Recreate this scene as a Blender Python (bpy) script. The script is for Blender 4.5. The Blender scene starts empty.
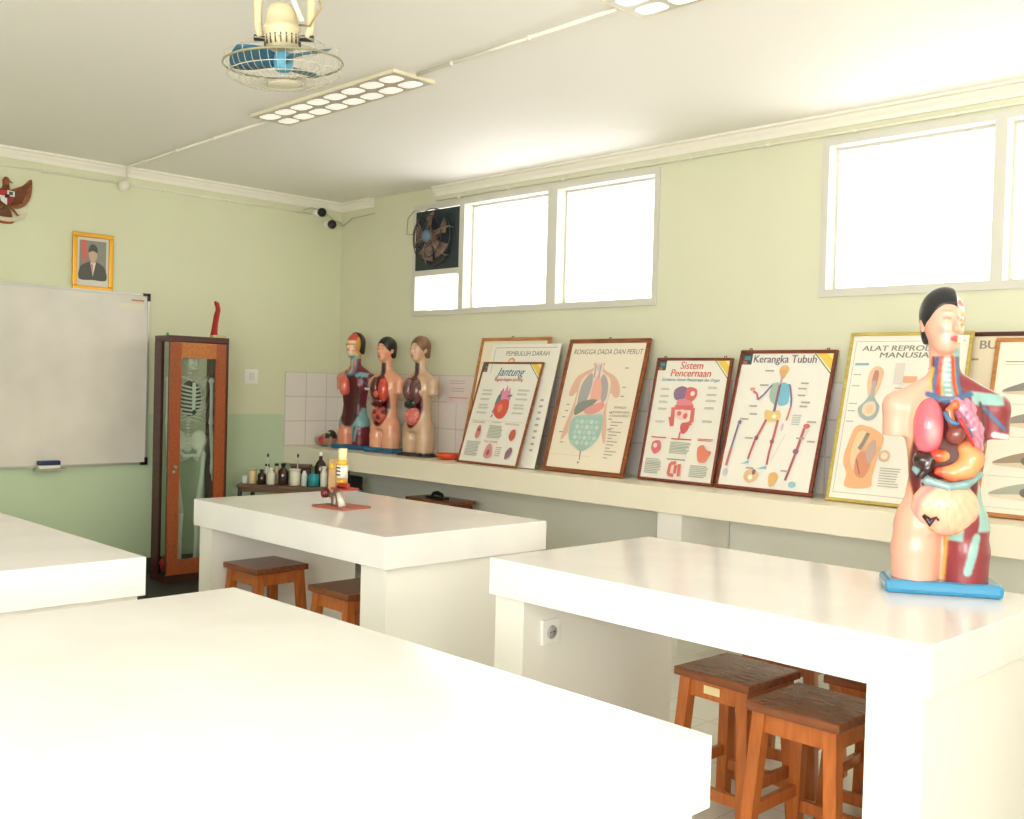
import bpy, bmesh, math, random
import numpy as np
from mathutils import Matrix, Vector, Euler
random.seed(4)
SC = bpy.context.scene
COL = SC.collection
PI = math.pi

# ------------------------------------------------------------------ colour / materials
def lin(c):
    c = c / 255.0
    return c / 12.92 if c <= 0.04045 else ((c + 0.055) / 1.055) ** 2.4
def L(rgb): return tuple(lin(v) for v in rgb) + (1.0,)
_M = {}
def mat(name, rgb, rough=0.5, metal=0.0, emit=None, es=1.0, bump=0.0, bscale=60, var=0.0, coat=0.0, spec=0.5, sss=0.0):
    if name in _M: return _M[name]
    m = bpy.data.materials.new(name); m.use_nodes = True
    nt = m.node_tree; b = nt.nodes['Principled BSDF']
    b.inputs['Base Color'].default_value = L(rgb)
    b.inputs['Roughness'].default_value = rough
    b.inputs['Metallic'].default_value = metal
    b.inputs['Specular IOR Level'].default_value = spec
    b.inputs['Coat Weight'].default_value = coat
    if emit:
        b.inputs['Emission Color'].default_value = L(emit); b.inputs['Emission Strength'].default_value = es
    if var or bump:
        tc = nt.nodes.new('ShaderNodeTexCoord'); n = nt.nodes.new('ShaderNodeTexNoise')
        n.inputs['Scale'].default_value = bscale; n.inputs['Detail'].default_value = 4
        nt.links.new(tc.outputs['Object'], n.inputs['Vector'])
        if var:
            r = nt.nodes.new('ShaderNodeValToRGB')
            lo = tuple(max(0, v * (1 - var)) for v in rgb); hi = tuple(min(255, v * (1 + var * .5)) for v in rgb)
            r.color_ramp.elements[0].position = .3; r.color_ramp.elements[1].position = .7
            r.color_ramp.elements[0].color = L(lo); r.color_ramp.elements[1].color = L(hi)
            nt.links.new(n.outputs['Fac'], r.inputs['Fac']); nt.links.new(r.outputs['Color'], b.inputs['Base Color'])
        if bump:
            bp = nt.nodes.new('ShaderNodeBump'); bp.inputs['Strength'].default_value = bump; bp.inputs['Distance'].default_value = .002
            nt.links.new(n.outputs['Fac'], bp.inputs['Height']); nt.links.new(bp.outputs['Normal'], b.inputs['Normal'])
    _M[name] = m
    return m
def wood(name, a, bcol, rough=0.35, scale=(1, 9, 9)):
    if name in _M: return _M[name]
    m = bpy.data.materials.new(name); m.use_nodes = True
    nt = m.node_tree; b = nt.nodes['Principled BSDF']; b.inputs['Roughness'].default_value = rough
    tc = nt.nodes.new('ShaderNodeTexCoord'); mp = nt.nodes.new('ShaderNodeMapping'); mp.inputs['Scale'].default_value = scale
    n = nt.nodes.new('ShaderNodeTexNoise'); n.inputs['Scale'].default_value = 8; n.inputs['Detail'].default_value = 6
    r = nt.nodes.new('ShaderNodeValToRGB'); r.color_ramp.elements[0].color = L(a); r.color_ramp.elements[1].color = L(bcol)
    r.color_ramp.elements[0].position = .35; r.color_ramp.elements[1].position = .68
    nt.links.new(tc.outputs['Object'], mp.inputs['Vector']); nt.links.new(mp.outputs[0], n.inputs['Vector'])
    nt.links.new(n.outputs['Fac'], r.inputs['Fac']); nt.links.new(r.outputs['Color'], b.inputs['Base Color'])
    _M[name] = m; return m
def paint_wall(name, up, low, zb):
    m = bpy.data.materials.new(name); m.use_nodes = True
    nt = m.node_tree; b = nt.nodes['Principled BSDF']; b.inputs['Roughness'].default_value = .6
    g = nt.nodes.new('ShaderNodeNewGeometry'); s = nt.nodes.new('ShaderNodeSeparateXYZ'); nt.links.new(g.outputs['Position'], s.inputs[0])
    c = nt.nodes.new('ShaderNodeMath'); c.operation = 'GREATER_THAN'; c.inputs[1].default_value = zb
    nt.links.new(s.outputs['Z'], c.inputs[0])
    n = nt.nodes.new('ShaderNodeTexNoise'); n.inputs['Scale'].default_value = 1.6; n.inputs['Detail'].default_value = 5
    nt.links.new(g.outputs['Position'], n.inputs['Vector'])
    mx = nt.nodes.new('ShaderNodeMix'); mx.data_type = 'RGBA'
    mx.inputs[6].default_value = L(low); mx.inputs[7].default_value = L(up)
    nt.links.new(c.outputs[0], mx.inputs[0])
    hs = nt.nodes.new('ShaderNodeHueSaturation'); mr = nt.nodes.new('ShaderNodeMapRange')
    mr.inputs[3].default_value = .95; mr.inputs[4].default_value = 1.05
    nt.links.new(n.outputs['Fac'], mr.inputs[0]); nt.links.new(mr.outputs[0], hs.inputs['Value'])
    nt.links.new(mx.outputs[2], hs.inputs['Color']); nt.links.new(hs.outputs['Color'], b.inputs['Base Color'])
    return m
def tile_mat(name, rgb, grout, pw, ph, axis, off=(0, 0), rough=.25, mortar=.004):
    m = bpy.data.materials.new(name); m.use_nodes = True
    nt = m.node_tree; b = nt.nodes['Principled BSDF']; b.inputs['Roughness'].default_value = rough
    g = nt.nodes.new('ShaderNodeNewGeometry'); s = nt.nodes.new('ShaderNodeSeparateXYZ'); nt.links.new(g.outputs['Position'], s.inputs[0])
    cb = nt.nodes.new('ShaderNodeCombineXYZ')
    for i, a in enumerate(axis):
        ad = nt.nodes.new('ShaderNodeMath'); ad.operation = 'ADD'; ad.inputs[1].default_value = off[i]
        nt.links.new(s.outputs[a], ad.inputs[0]); nt.links.new(ad.outputs[0], cb.inputs[i])
    t = nt.nodes.new('ShaderNodeTexBrick'); t.offset = 0; t.inputs['Scale'].default_value = 1
    t.inputs['Brick Width'].default_value = pw; t.inputs['Row Height'].default_value = ph
    t.inputs['Mortar Size'].default_value = mortar; t.inputs['Mortar Smooth'].default_value = .3
    t.inputs['Color1'].default_value = L(rgb); t.inputs['Color2'].default_value = L(tuple(v * .985 for v in rgb)); t.inputs['Mortar'].default_value = L(grout)
    nt.links.new(cb.outputs[0], t.inputs['Vector']); nt.links.new(t.outputs['Color'], b.inputs['Base Color'])
    return m
def glass_mat(name, tint=(255, 255, 255), gl=.06, rough=.02):
    if name in _M: return _M[name]
    m = bpy.data.materials.new(name); m.use_nodes = True; nt = m.node_tree
    nt.nodes.remove(nt.nodes['Principled BSDF'])
    o = nt.nodes['Material Output']; t = nt.nodes.new('ShaderNodeBsdfTransparent'); t.inputs[0].default_value = L(tint)
    g = nt.nodes.new('ShaderNodeBsdfGlossy'); g.inputs['Roughness'].default_value = rough
    x = nt.nodes.new('ShaderNodeMixShader'); x.inputs[0].default_value = gl
    nt.links.new(t.outputs[0], x.inputs[1]); nt.links.new(g.outputs[0], x.inputs[2]); nt.links.new(x.outputs[0], o.inputs[0])
    _M[name] = m; return m
def vcol_mat(name, rough=.35, coat=.3):
    if name in _M: return _M[name]
    m = bpy.data.materials.new(name); m.use_nodes = True; nt = m.node_tree; b = nt.nodes['Principled BSDF']
    a = nt.nodes.new('ShaderNodeAttribute'); a.attribute_name = 'Pigment'
    nt.links.new(a.outputs['Color'], b.inputs['Base Color']); b.inputs['Roughness'].default_value = rough; b.inputs['Coat Weight'].default_value = coat
    _M[name] = m; return m
def flat(rgb, rough=.55):
    rgb = tuple(int(v) for v in rgb)
    return mat('ink_%02x%02x%02x' % rgb, rgb, rough)

# ------------------------------------------------------------------ mesh builder
class MB:
    def __init__(s): s.bm = bmesh.new(); s.mats = []
    def mi(s, m):
        if m not in s.mats: s.mats.append(m)
        return s.mats.index(m)
    def _new(s, verts, faces, m, smooth=False, M=None):
        vs = [s.bm.verts.new(M @ Vector(v) if M is not None else Vector(v)) for v in verts]
        i = s.mi(m)
        for f in faces:
            try: fc = s.bm.faces.new([vs[k] for k in f])
            except ValueError: continue
            fc.material_index = i; fc.smooth = smooth
        return vs
    def box(s, a, b, m, M=None, bev=0.0):
        x0, y0, z0 = a; x1, y1, z1 = b
        if x0 > x1: x0, x1 = x1, x0
        if y0 > y1: y0, y1 = y1, y0
        if z0 > z1: z0, z1 = z1, z0
        if bev <= 0:
            v = [(x0,y0,z0),(x1,y0,z0),(x1,y1,z0),(x0,y1,z0),(x0,y0,z1),(x1,y0,z1),(x1,y1,z1),(x0,y1,z1)]
            f = [(0,3,2,1),(4,5,6,7),(0,1,5,4),(1,2,6,5),(2,3,7,6),(3,0,4,7)]
            s._new(v, f, m, M=M); return
        t = bmesh.new(); bmesh.ops.create_cube(t, size=1)
        for v in t.verts:
            v.co = Vector(((x0+x1)/2 + v.co.x*(x1-x0), (y0+y1)/2 + v.co.y*(y1-y0), (z0+z1)/2 + v.co.z*(z1-z0)))
        bmesh.ops.bevel(t, geom=list(t.edges), offset=bev, segments=2, affect='EDGES', profile=.5)
        s.merge(t, m, M)
    def merge(s, t, m, M=None, smooth=False):
        t.verts.index_update()
        s._new([tuple(v.co) for v in t.verts], [tuple(v.index for v in f.verts) for f in t.faces], m, smooth, M); t.free()
    def lathe(s, prof, m, n=24, M=None, smooth=True):
        v = []; f = []
        for (r, z) in prof:
            for k in range(n):
                a = 2*PI*k/n; v.append((r*math.cos(a), r*math.sin(a), z))
        for i in range(len(prof)-1):
            for k in range(n):
                k2 = (k+1) % n; f.append((i*n+k, i*n+k2, (i+1)*n+k2, (i+1)*n+k))
        if prof[0][0] > 1e-5: f.append(tuple(range(n-1, -1, -1)))
        if prof[-1][0] > 1e-5: f.append(tuple((len(prof)-1)*n+k for k in range(n)))
        s._new(v, f, m, smooth, M)
    def cyl(s, p0, p1, r0, m, r1=None, n=16, smooth=True):
        p0 = Vector(p0); p1 = Vector(p1); d = p1-p0; h = d.length
        if h < 1e-6: return
        q = d.to_track_quat('Z', 'Y'); M = Matrix.Translation(p0) @ q.to_matrix().to_4x4()
        s.lathe([(r0, 0), (r0 if r1 is None else r1, h)], m, n, M, smooth)
    def tube(s, pts, r, m, n=8, closed=False):
        pts = [Vector(p) for p in pts]; N = len(pts); rr = r if hasattr(r, '__len__') else [r]*N
        v = []; f = []; up = None
        for i, p in enumerate(pts):
            if closed: t = pts[(i+1) % N] - pts[i-1]
            else: t = pts[min(i+1, N-1)] - pts[max(i-1, 0)]
            t.normalize()
            if up is None: up = Vector((0,0,1)) if abs(t.z) < .9 else Vector((1,0,0))
            a = t.cross(up).normalized(); b = a.cross(t).normalized(); up = b
            for k in range(n):
                w = 2*PI*k/n; v.append(tuple(p + a*math.cos(w)*rr[i] + b*math.sin(w)*rr[i]))
        for i in range(N if closed else N-1):
            j = (i+1) % N
            for k in range(n):
                k2 = (k+1) % n; f.append((i*n+k, i*n+k2, j*n+k2, j*n+k))
        if not closed: f.append(tuple(range(n-1,-1,-1))); f.append(tuple((N-1)*n+k for k in range(n)))
        s._new(v, f, m, True)
    def ball(s, c, r, m, u=14, vv=9, M=None):
        r = r if hasattr(r, '__len__') else (r, r, r)
        T = Matrix.Translation(Vector(c)) @ Matrix.Diagonal((r[0], r[1], r[2], 1))
        if M is not None: T = M @ T
        s.lathe([(max(1e-6, math.sin(PI*i/vv)), -math.cos(PI*i/vv)) for i in range(vv+1)], m, u, T)
    def prism(s, poly, z0, z1, m, M=None, bev=None):
        n = len(poly); v = [(x, y, z0) for x, y in poly] + [(x, y, z1) for x, y in poly]
        f = [tuple(range(n-1,-1,-1)), tuple(range(n, 2*n))] + [(i, (i+1) % n, n+(i+1) % n, n+i) for i in range(n)]
        s._new(v, f, m, M=M)
    def sweep_taper(s, p0, p1, w0, w1, m, up=(0,0,1)):   # square bar between two points
        p0 = Vector(p0); p1 = Vector(p1); v = []
        for p, w in ((p0, w0), (p1, w1)):
            wx, wy = w if hasattr(w, '__len__') else (w, w)
            for sx, sy in ((-1,-1),(1,-1),(1,1),(-1,1)): v.append((p.x+sx*wx/2, p.y+sy*wy/2, p.z))
        s._new(v, [(3,2,1,0),(4,5,6,7),(0,1,5,4),(1,2,6,5),(2,3,7,6),(3,0,4,7)], m)
    def build(s, name, parent=None, loc=None, rot=None, fixn=True):
        if fixn: bmesh.ops.recalc_face_normals(s.bm, faces=s.bm.faces)
        me = bpy.data.meshes.new(name); s.bm.to_mesh(me); s.bm.free()
        for m in s.mats: me.materials.append(m)
        o = bpy.data.objects.new(name, me); COL.objects.link(o)
        if parent: o.parent = parent
        if loc is not None: o.location = loc
        if rot is not None: o.rotation_euler = rot
        return o

def tag(o, label, cat, group=None):
    o['label'] = label; o['category'] = cat
    if group: o['group'] = group
    return o
def thing(name, label, cat, loc=(0,0,0), rot=(0,0,0), group=None, scale=1):
    o = bpy.data.objects.new(name, None); COL.objects.link(o)
    o.location = loc; o.rotation_euler = rot; o.scale = (scale,)*3; o.empty_display_size = .1
    return tag(o, label, cat, group)
def struct(o): o['kind'] = 'structure'; return o
def copy_tree(o, parent=None):
    c = o.copy(); COL.objects.link(c); c.parent = parent
    for ch in list(o.children): copy_tree(ch, c)
    return c

# ------------------------------------------------------------------ text and flat art
def text_mesh(body, size=1.0, shear=0.0, bold=0.0, align='CENTER', sx=1.0):
    cu = bpy.data.curves.new('t', 'FONT'); cu.body = body; cu.size = size; cu.shear = shear; cu.offset = bold
    cu.align_x = align; cu.align_y = 'CENTER'; cu.resolution_u = 3
    o = bpy.data.objects.new('t', cu); COL.objects.link(o)
    dg = bpy.context.evaluated_depsgraph_get(); me = bpy.data.meshes.new_from_object(o.evaluated_get(dg))
    v = [(p.co.x*sx, p.co.y) for p in me.vertices]; f = [tuple(p.vertices) for p in me.polygons]
    bpy.data.objects.remove(o); bpy.data.curves.remove(cu); bpy.data.meshes.remove(me)
    return v, f
class Art:
    """printed artwork in a local XZ plane facing -Y; u 0..1 left to right, v 0..1 top to bottom"""
    def __init__(s, W, H, y0=0.0, dy=.00025): s.W, s.H, s.y, s.dy = W, H, y0, dy; s.mb = MB(); s.k = 1
    def P(s, u, v): return ((u-.5)*s.W, s.y - s.k*s.dy, (1-v)*s.H)
    def poly(s, pts, c):
        s.k += 1; s.mb._new([s.P(*p) for p in pts], [tuple(range(len(pts)))], flat(s.fade(c)))
    def fade(s, c): return tuple(v*.8+w*.2 for v, w in zip(c, (232, 220, 200)))
    def rect(s, u0, v0, u1, v1, c): s.poly([(u0,v0),(u0,v1),(u1,v1),(u1,v0)], c)
    def ell(s, u, v, ru, rv, c, rot=0, n=20):
        A = s.H/s.W; p = []
        for k in range(n):
            a = 2*PI*k/n; x = ru*math.cos(a); y = rv*math.sin(a)*A
            p.append((u + x*math.cos(rot)-y*math.sin(rot), v + (x*math.sin(rot)+y*math.cos(rot))/A))
        s.poly(p, c)
    def blob(s, pts, c, sub=5):   # closed Catmull-Rom outline
        n = len(pts); o = []
        for i in range(n):
            p0, p1, p2, p3 = pts[i-1], pts[i], pts[(i+1) % n], pts[(i+2) % n]
            for k in range(sub):
                t = k/sub
                o.append(tuple(.5*((2*p1[j]) + (-p0[j]+p2[j])*t + (2*p0[j]-5*p1[j]+4*p2[j]-p3[j])*t*t + (-p0[j]+3*p1[j]-3*p2[j]+p3[j])*t**3) for j in (0,1)))
        s.poly(o, c)
    def line(s, pts, w, c):
        s.k += 1; A = s.H/s.W
        for (a, b) in zip(pts[:-1], pts[1:]):
            dx = b[0]-a[0]; dy = (b[1]-a[1])*A; l = math.hypot(dx, dy) or 1; nx, ny = -dy/l*w/2, dx/l*w/2/A
            s.mb._new([s.P(a[0]+nx,a[1]+ny), s.P(b[0]+nx,b[1]+ny), s.P(b[0]-nx,b[1]-ny), s.P(a[0]-nx,a[1]-ny)], [(0,1,2,3)], flat(s.fade(c)))
    def rows(s, u0, v0, u1, v1, n, c, w=.35):
        s.k += 1; h = (v1-v0)/n
        for i in range(n):
            e = u1 - (u1-u0)*random.uniform(0, .2); a = v0+i*h
            s.mb._new([s.P(u0,a), s.P(u0,a+h*w), s.P(e,a+h*w), s.P(e,a)], [(0,1,2,3)], flat(c))
    def text(s, t, u, v, size, c, shear=0, bold=0, sx=1.0, align='CENTER'):
        vs, fs = text_mesh(t, size, shear, 0, align, sx)
        for d in ((-bold*.6, bold*.6) if bold else (0,)):
            s.k += 1; ox, oy, oz = s.P(u, v); s.mb._new([(ox+x+d, oy, oz+y) for x, y in vs], fs, flat(s.fade(c)))

# ------------------------------------------------------------------ signed-distance modelling
def sd_ell(P, c, r, R=None):
    q = P - np.array(c)
    if R is not None: q = q @ R
    r = np.array(r); k0 = np.linalg.norm(q/r, axis=-1); k1 = np.linalg.norm(q/(r*r), axis=-1)
    return k0*(k0-1)/np.maximum(k1, 1e-9)
def sd_cap(P, a, b, ra, rb=None, fl=1.0):
    rb = ra if rb is None else rb; a = np.array(a, float); b = np.array(b, float); S = np.array([1, 1/fl, 1])
    q = (P-a)*S; d = (b-a)*S; t = np.clip((q@d)/(d@d), 0, 1)
    return np.linalg.norm(q - t[..., None]*d, axis=-1) - (ra+(rb-ra)*t)
def sd_path(P, pts, rs, fl=1.0, k=.006):
    o = None
    for i in range(len(pts)-1):
        d = sd_cap(P, pts[i], pts[i+1], rs[i], rs[i+1], fl); o = d if o is None else smin(o, d, k)
    return o
def smin(a, b, k):
    h = np.clip(.5+.5*(b-a)/k, 0, 1); return b*(1-h)+a*h - k*h*(1-h)
def smax(a, b, k): return -smin(-a, -b, k)
def rz(a): c, s_ = math.cos(a), math.sin(a); return np.array([[c,-s_,0],[s_,c,0],[0,0,1]])
def ry(a): c, s_ = math.cos(a), math.sin(a); return np.array([[c,0,s_],[0,1,0],[-s_,0,c]])
def sdf_mesh(name, fn, lo, hi, h, paint=None, m=None, parent=None, smooth_it=1):
    ax = [np.arange(lo[i], hi[i]+h, h) for i in range(3)]
    G = np.stack(np.meshgrid(*ax, indexing='ij'), -1); F = fn(G)
    nx, ny, nz = F.shape; S = F < 0
    acc = np.zeros((nx-1, ny-1, nz-1, 3)); cnt = np.zeros((nx-1, ny-1, nz-1))
    for axis in range(3):
        for o1 in (0, 1):
            for o2 in (0, 1):
                oth = [i for i in range(3) if i != axis]; st = [0,0,0]; st[oth[0]] = o1; st[oth[1]] = o2
                en = list(st); en[axis] = 1
                A = F[st[0]:nx-1+st[0], st[1]:ny-1+st[1], st[2]:nz-1+st[2]]; B = F[en[0]:nx-1+en[0], en[1]:ny-1+en[1], en[2]:nz-1+en[2]]
                cr = (A < 0) != (B < 0); t = np.where(cr, A/np.where(cr, A-B, 1), 0)
                for i in range(3): acc[..., i] += cr*((t if i == axis else st[i]))
                cnt += cr
    cells = cnt > 0; idx = -np.ones(cells.shape, int); idx[cells] = np.arange(cells.sum())
    ijk = np.argwhere(cells); V = (ijk + acc[cells]/cnt[cells][:, None])*h + np.array([ax[0][0], ax[1][0], ax[2][0]])
    Q = []
    for axis in range(3):
        sl0 = [slice(None)]*3; sl1 = [slice(None)]*3; sl0[axis] = slice(0, -1); sl1[axis] = slice(1, None)
        A = S[tuple(sl0)]; B = S[tuple(sl1)]; o1, o2 = (axis+1) % 3, (axis+2) % 3
        e = np.argwhere(A != B); e = e[(e[:, o1] > 0) & (e[:, o2] > 0) & (e[:, o1] < F.shape[o1]-1) & (e[:, o2] < F.shape[o2]-1)]
        def g(d1, d2):
            k = e.copy(); k[:, o1] += d1; k[:, o2] += d2; return idx[k[:,0], k[:,1], k[:,2]]
        q = np.stack([g(-1,-1), g(0,-1), g(0,0), g(-1,0)], 1); ins = A[e[:,0], e[:,1], e[:,2]]
        q[~ins] = q[~ins][:, ::-1]; Q.append(q)
    Q = np.concatenate(Q); Q = Q[(Q >= 0).all(1)]
    for _ in range(smooth_it):   # light Laplacian smoothing
        sm = np.zeros_like(V); c = np.zeros(len(V))
        for a, b in ((0,1),(1,2),(2,3),(3,0)):
            np.add.at(sm, Q[:,a], V[Q[:,b]]); np.add.at(sm, Q[:,b], V[Q[:,a]]); np.add.at(c, Q[:,a], 1); np.add.at(c, Q[:,b], 1)
        V = .4*V + .6*sm/np.maximum(c, 1)[:, None]
    me = bpy.data.meshes.new(name); me.from_pydata(V.tolist(), [], Q.tolist()); me.polygons.foreach_set('use_smooth', [True]*len(me.polygons))
    if paint is not None:
        C = sum(paint(V+np.array(o_)*h) for o_ in ((0,0,0),(.4,0,.2),(-.4,0,-.2),(.2,0,-.4),(-.2,0,.4),(.55,0,.55),(-.55,0,-.55),(.55,0,-.55),(-.55,0,.55)))/9/255.0; C = np.where(C <= .04045, C/12.92, ((C+.055)/1.055)**2.4)
        a = me.color_attributes.new('Pigment', 'FLOAT_COLOR', 'POINT'); a.data.foreach_set('color', np.concatenate([C, np.ones((len(C),1))], 1).astype('f').ravel())
    me.materials.append(m or vcol_mat('painted_plastic'))
    o = bpy.data.objects.new(name, me); COL.objects.link(o); o.parent = parent
    return o

# ------------------------------------------------------------------ camera (solved from the room's straight lines)
yaw, pitch, roll = math.radians(44.426), math.radians(-1.3142), math.radians(1.5649)
fw = Vector((-math.cos(yaw)*math.cos(pitch), math.sin(yaw)*math.cos(pitch), math.sin(pitch)))
rt = fw.cross(Vector((0,0,1))).normalized(); up = rt.cross(fw)
R_ = rt*math.cos(roll)+up*math.sin(roll); U_ = -rt*math.sin(roll)+up*math.cos(roll)
cd = bpy.data.cameras.new('camera'); cam = bpy.data.objects.new('camera', cd); COL.objects.link(cam)
Mx = Matrix((( R_.x, U_.x, -fw.x, 7.028),( R_.y, U_.y, -fw.y, -4.902),( R_.z, U_.z, -fw.z, 1.409),(0,0,0,1)))
cam.matrix_world = Mx; cd.sensor_width = 36; cd.lens = 1038.416*36/1024; cd.clip_start = .05
SC.camera = cam

# ------------------------------------------------------------------ common materials
M_white = mat('glossy_cream_tabletop', (238, 236, 233), .16, var=.03, bscale=3)
M_side = mat('cream_table_paint', (238, 236, 229), .45)
M_frame_al = mat('window_frame_white', (208, 206, 196), .5)
M_blk = mat('black_plastic', (22, 22, 24), .35)
M_dgrey = mat('dark_grey_metal', (60, 60, 62), .45, .3)
M_steel = mat('steel', (180, 180, 178), .3, .9)
M_cream = mat('cream_enamel', (226, 212, 174), .4)
M_wire = mat('fan_guard_wire', (200, 194, 172), .5)
M_gap = mat('cornice_plaster', (240, 236, 224), .6)
W_stool = wood('stool_wood', (168, 90, 38), (190, 108, 48), .3, (7, 7, .8))
W_stool_dark = wood('stool_seat_wood', (112, 62, 34), (138, 80, 46), .25, (1, 6, 6))
W_frame = wood('frame_wood', (112, 58, 26), (150, 84, 42), .4)
W_dark = wood('dark_wood', (58, 26, 20), (84, 40, 30), .4)
W_door = wood('door_wood', (140, 66, 30), (166, 84, 40), .35)

# ------------------------------------------------------------------ room shell
X1, Y0, H = 9.6, -7.2, 2.84
M_wallL = paint_wall('wall_paint_left', (216, 218, 188), (192, 210, 178), 1.14)
M_wallR = paint_wall('wall_paint_right', (216, 216, 190), (228, 229, 218), 1.14)
M_wallO = paint_wall('wall_paint_rest', (222, 223, 196), (176, 198, 160), 1.14)
M_ceil = mat('ceiling_paint', (243, 241, 238), .7)
M_floor = tile_mat('floor_tile', (224, 221, 210), (200, 197, 186), .3, .3, ('X', 'Y'))
def slab(name, a, b, m): mb = MB(); mb.box(a, b, m); return struct(mb.build(name))
slab('floor', (-.15, Y0-.15, -.1), (X1+.15, .15, 0), M_floor)
slab('ceiling', (-.15, Y0-.15, H), (X1+.15, .15, H+.1), M_ceil)
slab('wall_left', (-.15, Y0-.15, 0), (0, .15, H), M_wallL)
def wall_with_holes(name, axis, c0, c1, a0, a1, holes, m):
    """axis 'x': wall runs along X at y c0..c1; holes (a,b,z0,z1)"""
    mb = MB(); cuts = sorted(set([a0, a1] + [h[0] for h in holes] + [h[1] for h in holes]))
    for s0, s1 in zip(cuts[:-1], cuts[1:]):
        hs = [h for h in holes if h[0] <= s0+1e-6 and h[1] >= s1-1e-6]
        spans = [(0, H)] if not hs else [(0, hs[0][2]), (hs[0][3], H)]
        for z0, z1 in spans:
            if z1-z0 < 1e-4: continue
            if axis == 'x': mb.box((s0, c0, z0), (s1, c1, z1), m)
            else: mb.box((c0, s0, z0), (c1, s1, z1), m)
    bmesh.ops.remove_doubles(mb.bm, verts=mb.bm.verts, dist=1e-5)
    return struct(mb.build(name))
W1 = (.9306, 3.2279, 1.908, 2.7206); W2 = (4.2783, 6.59, 1.908, 2.7206)
wall_with_holes('wall_right', 'x', 0, .15, 0, X1+.15, [W1, W2, (7.2, 9.2, 1.908, 2.7206)], M_wallR)
FW = [(4.6, 6.4, 1.0, 2.55), (6.9, 9.3, 1.0, 2.55)]  # unseen windows, placed and sized for the light they let in
wall_with_holes('wall_front', 'x', Y0-.15, Y0, 0, X1+.15, FW, M_wallO)
BW = [(-6.6, -4.3, 1.0, 2.55), (-3.4, -2.3, 0.02, 2.4)]  # unseen window added for its light, then the door opening
wall_with_holes('wall_back', 'y', X1, X1+.15, Y0, 0, BW, M_wallO)

# windows -------------------------------------------------------------
M_pane = glass_mat('window_glass')
def window(name, x0, x1, z0, z1, mulls, y=0.0, fan=False, ydir=1):
    o = bpy.data.objects.new(name, None); COL.objects.link(o); struct(o); o.location = (x0, y, z0)
    W, Hh = x1-x0, z1-z0; mb = MB(); t = .038; d0, d1 = -.012*ydir, .10*ydir
    mb.box((0, d0, 0), (W, d1, t), M_frame_al); mb.box((0, d0, Hh-t), (W, d1, Hh), M_frame_al)
    mb.box((0, d0, t), (t, d1, Hh-t), M_frame_al); mb.box((W-t, d0, t), (W, d1, Hh-t), M_frame_al)
    for a, b in mulls: mb.box((a-x0, d0, t), (b-x0, d1, Hh-t), M_frame_al)
    if fan: mb.box((t, d0, 2.2-z0), (mulls[0][0]-x0, d1, 2.24-z0), M_frame_al)
    mb.build('window_frame', o)
    ed = [x0+t] + [v for a in mulls for v in a] + [x1-t]
    for i in range(0, len(ed), 2):
        z1p = 2.2-z0 if (fan and i == 0) else Hh-t
        mb = MB(); mb.box((ed[i]-x0, .055*ydir, t), (ed[i+1]-x0, .06*ydir, z1p), M_pane); mb.build('pane', o)
        if not (fan and i == 0):
            mb = MB(); a, b = ed[i]-x0, ed[i+1]-x0; s_ = .014   # sash
            for (p, q) in (((a, t), (b, t+s_)), ((a, z1p-s_), (b, z1p)), ((a, t+s_), (a+s_, z1p-s_)), ((b-s_, t+s_), (b, z1p-s_))):
                mb.box((p[0], .07*ydir, p[1]), (q[0], .095*ydir, q[1]), M_frame_al)
            mb.build('sash', o)
    return o
window('window_1', *W1, [(1.455, 1.505), (2.32, 2.405)], fan=True)
window('window_2', *W2, [(5.14, 5.195), (5.98, 6.03)])
window('window_3', 7.2, 9.2, 1.908, 2.7206, [(8.17, 8.23)])
for i, h in enumerate(FW): window('window_%d' % (i+4), *h, [((h[0]+h[1])/2-.03, (h[0]+h[1])/2+.03)], y=Y0, ydir=-1)
def yframe(name, y0, y1, z0, z1, glass=True):
    o = bpy.data.objects.new(name, None); COL.objects.link(o); struct(o); o.location = (X1, y0, z0); W = y1-y0; Hh = z1-z0; t = .05
    mb = MB()
    mb.box((-.012, 0, 0), (.1, t, Hh), M_frame_al); mb.box((-.012, W-t, 0), (.1, W, Hh), M_frame_al)
    mb.box((-.012, t, Hh-t), (.1, W-t, Hh), M_frame_al)
    if glass: mb.box((-.012, t, 0), (.1, W-t, t), M_frame_al); mb.box((-.012, W/2-.03, t), (.1, W/2+.03, Hh-t), M_frame_al)
    mb.build('window_frame' if glass else 'door_frame', o)
    if glass: mb = MB(); mb.box((.055, t, t), (.06, W-t, Hh-t), M_pane); mb.build('pane', o)
yframe('window_6', -6.6, -4.3, 1.0, 2.55); yframe('door_1', -3.4, -2.3, .02, 2.4, False)
mb = MB(); mb.box((.03, .05, 0), (.075, 1.05, 2.33), mat('door_leaf_paint', (186, 176, 150), .5), bev=.003); dl = mb.build('door_leaf', bpy.data.objects['door_1'])
mb = MB(); mb.tube([(.03, .13, 1.0), (-.02, .13, 1.0), (-.02, .24, 1.0)], .009, M_steel); mb.build('door_handle', dl)

# roof eave outside the windows ----------------------------------------
mb = MB(); M_eave = mat('eave_boards', (225, 214, 190), .7)
mb.box((-.6, .16, 3.02), (X1+.6, 1.3, 3.06), M_eave); mb.box((-.6, 1.3, 2.92), (X1+.6, 1.34, 3.12), M_eave)
for x in (1.2, 3.4, 5.62, 7.9): mb.box((x, .16, 2.9), (x+.08, 1.3, 3.02), M_eave)
struct(mb.build('trim_1'))

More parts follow.
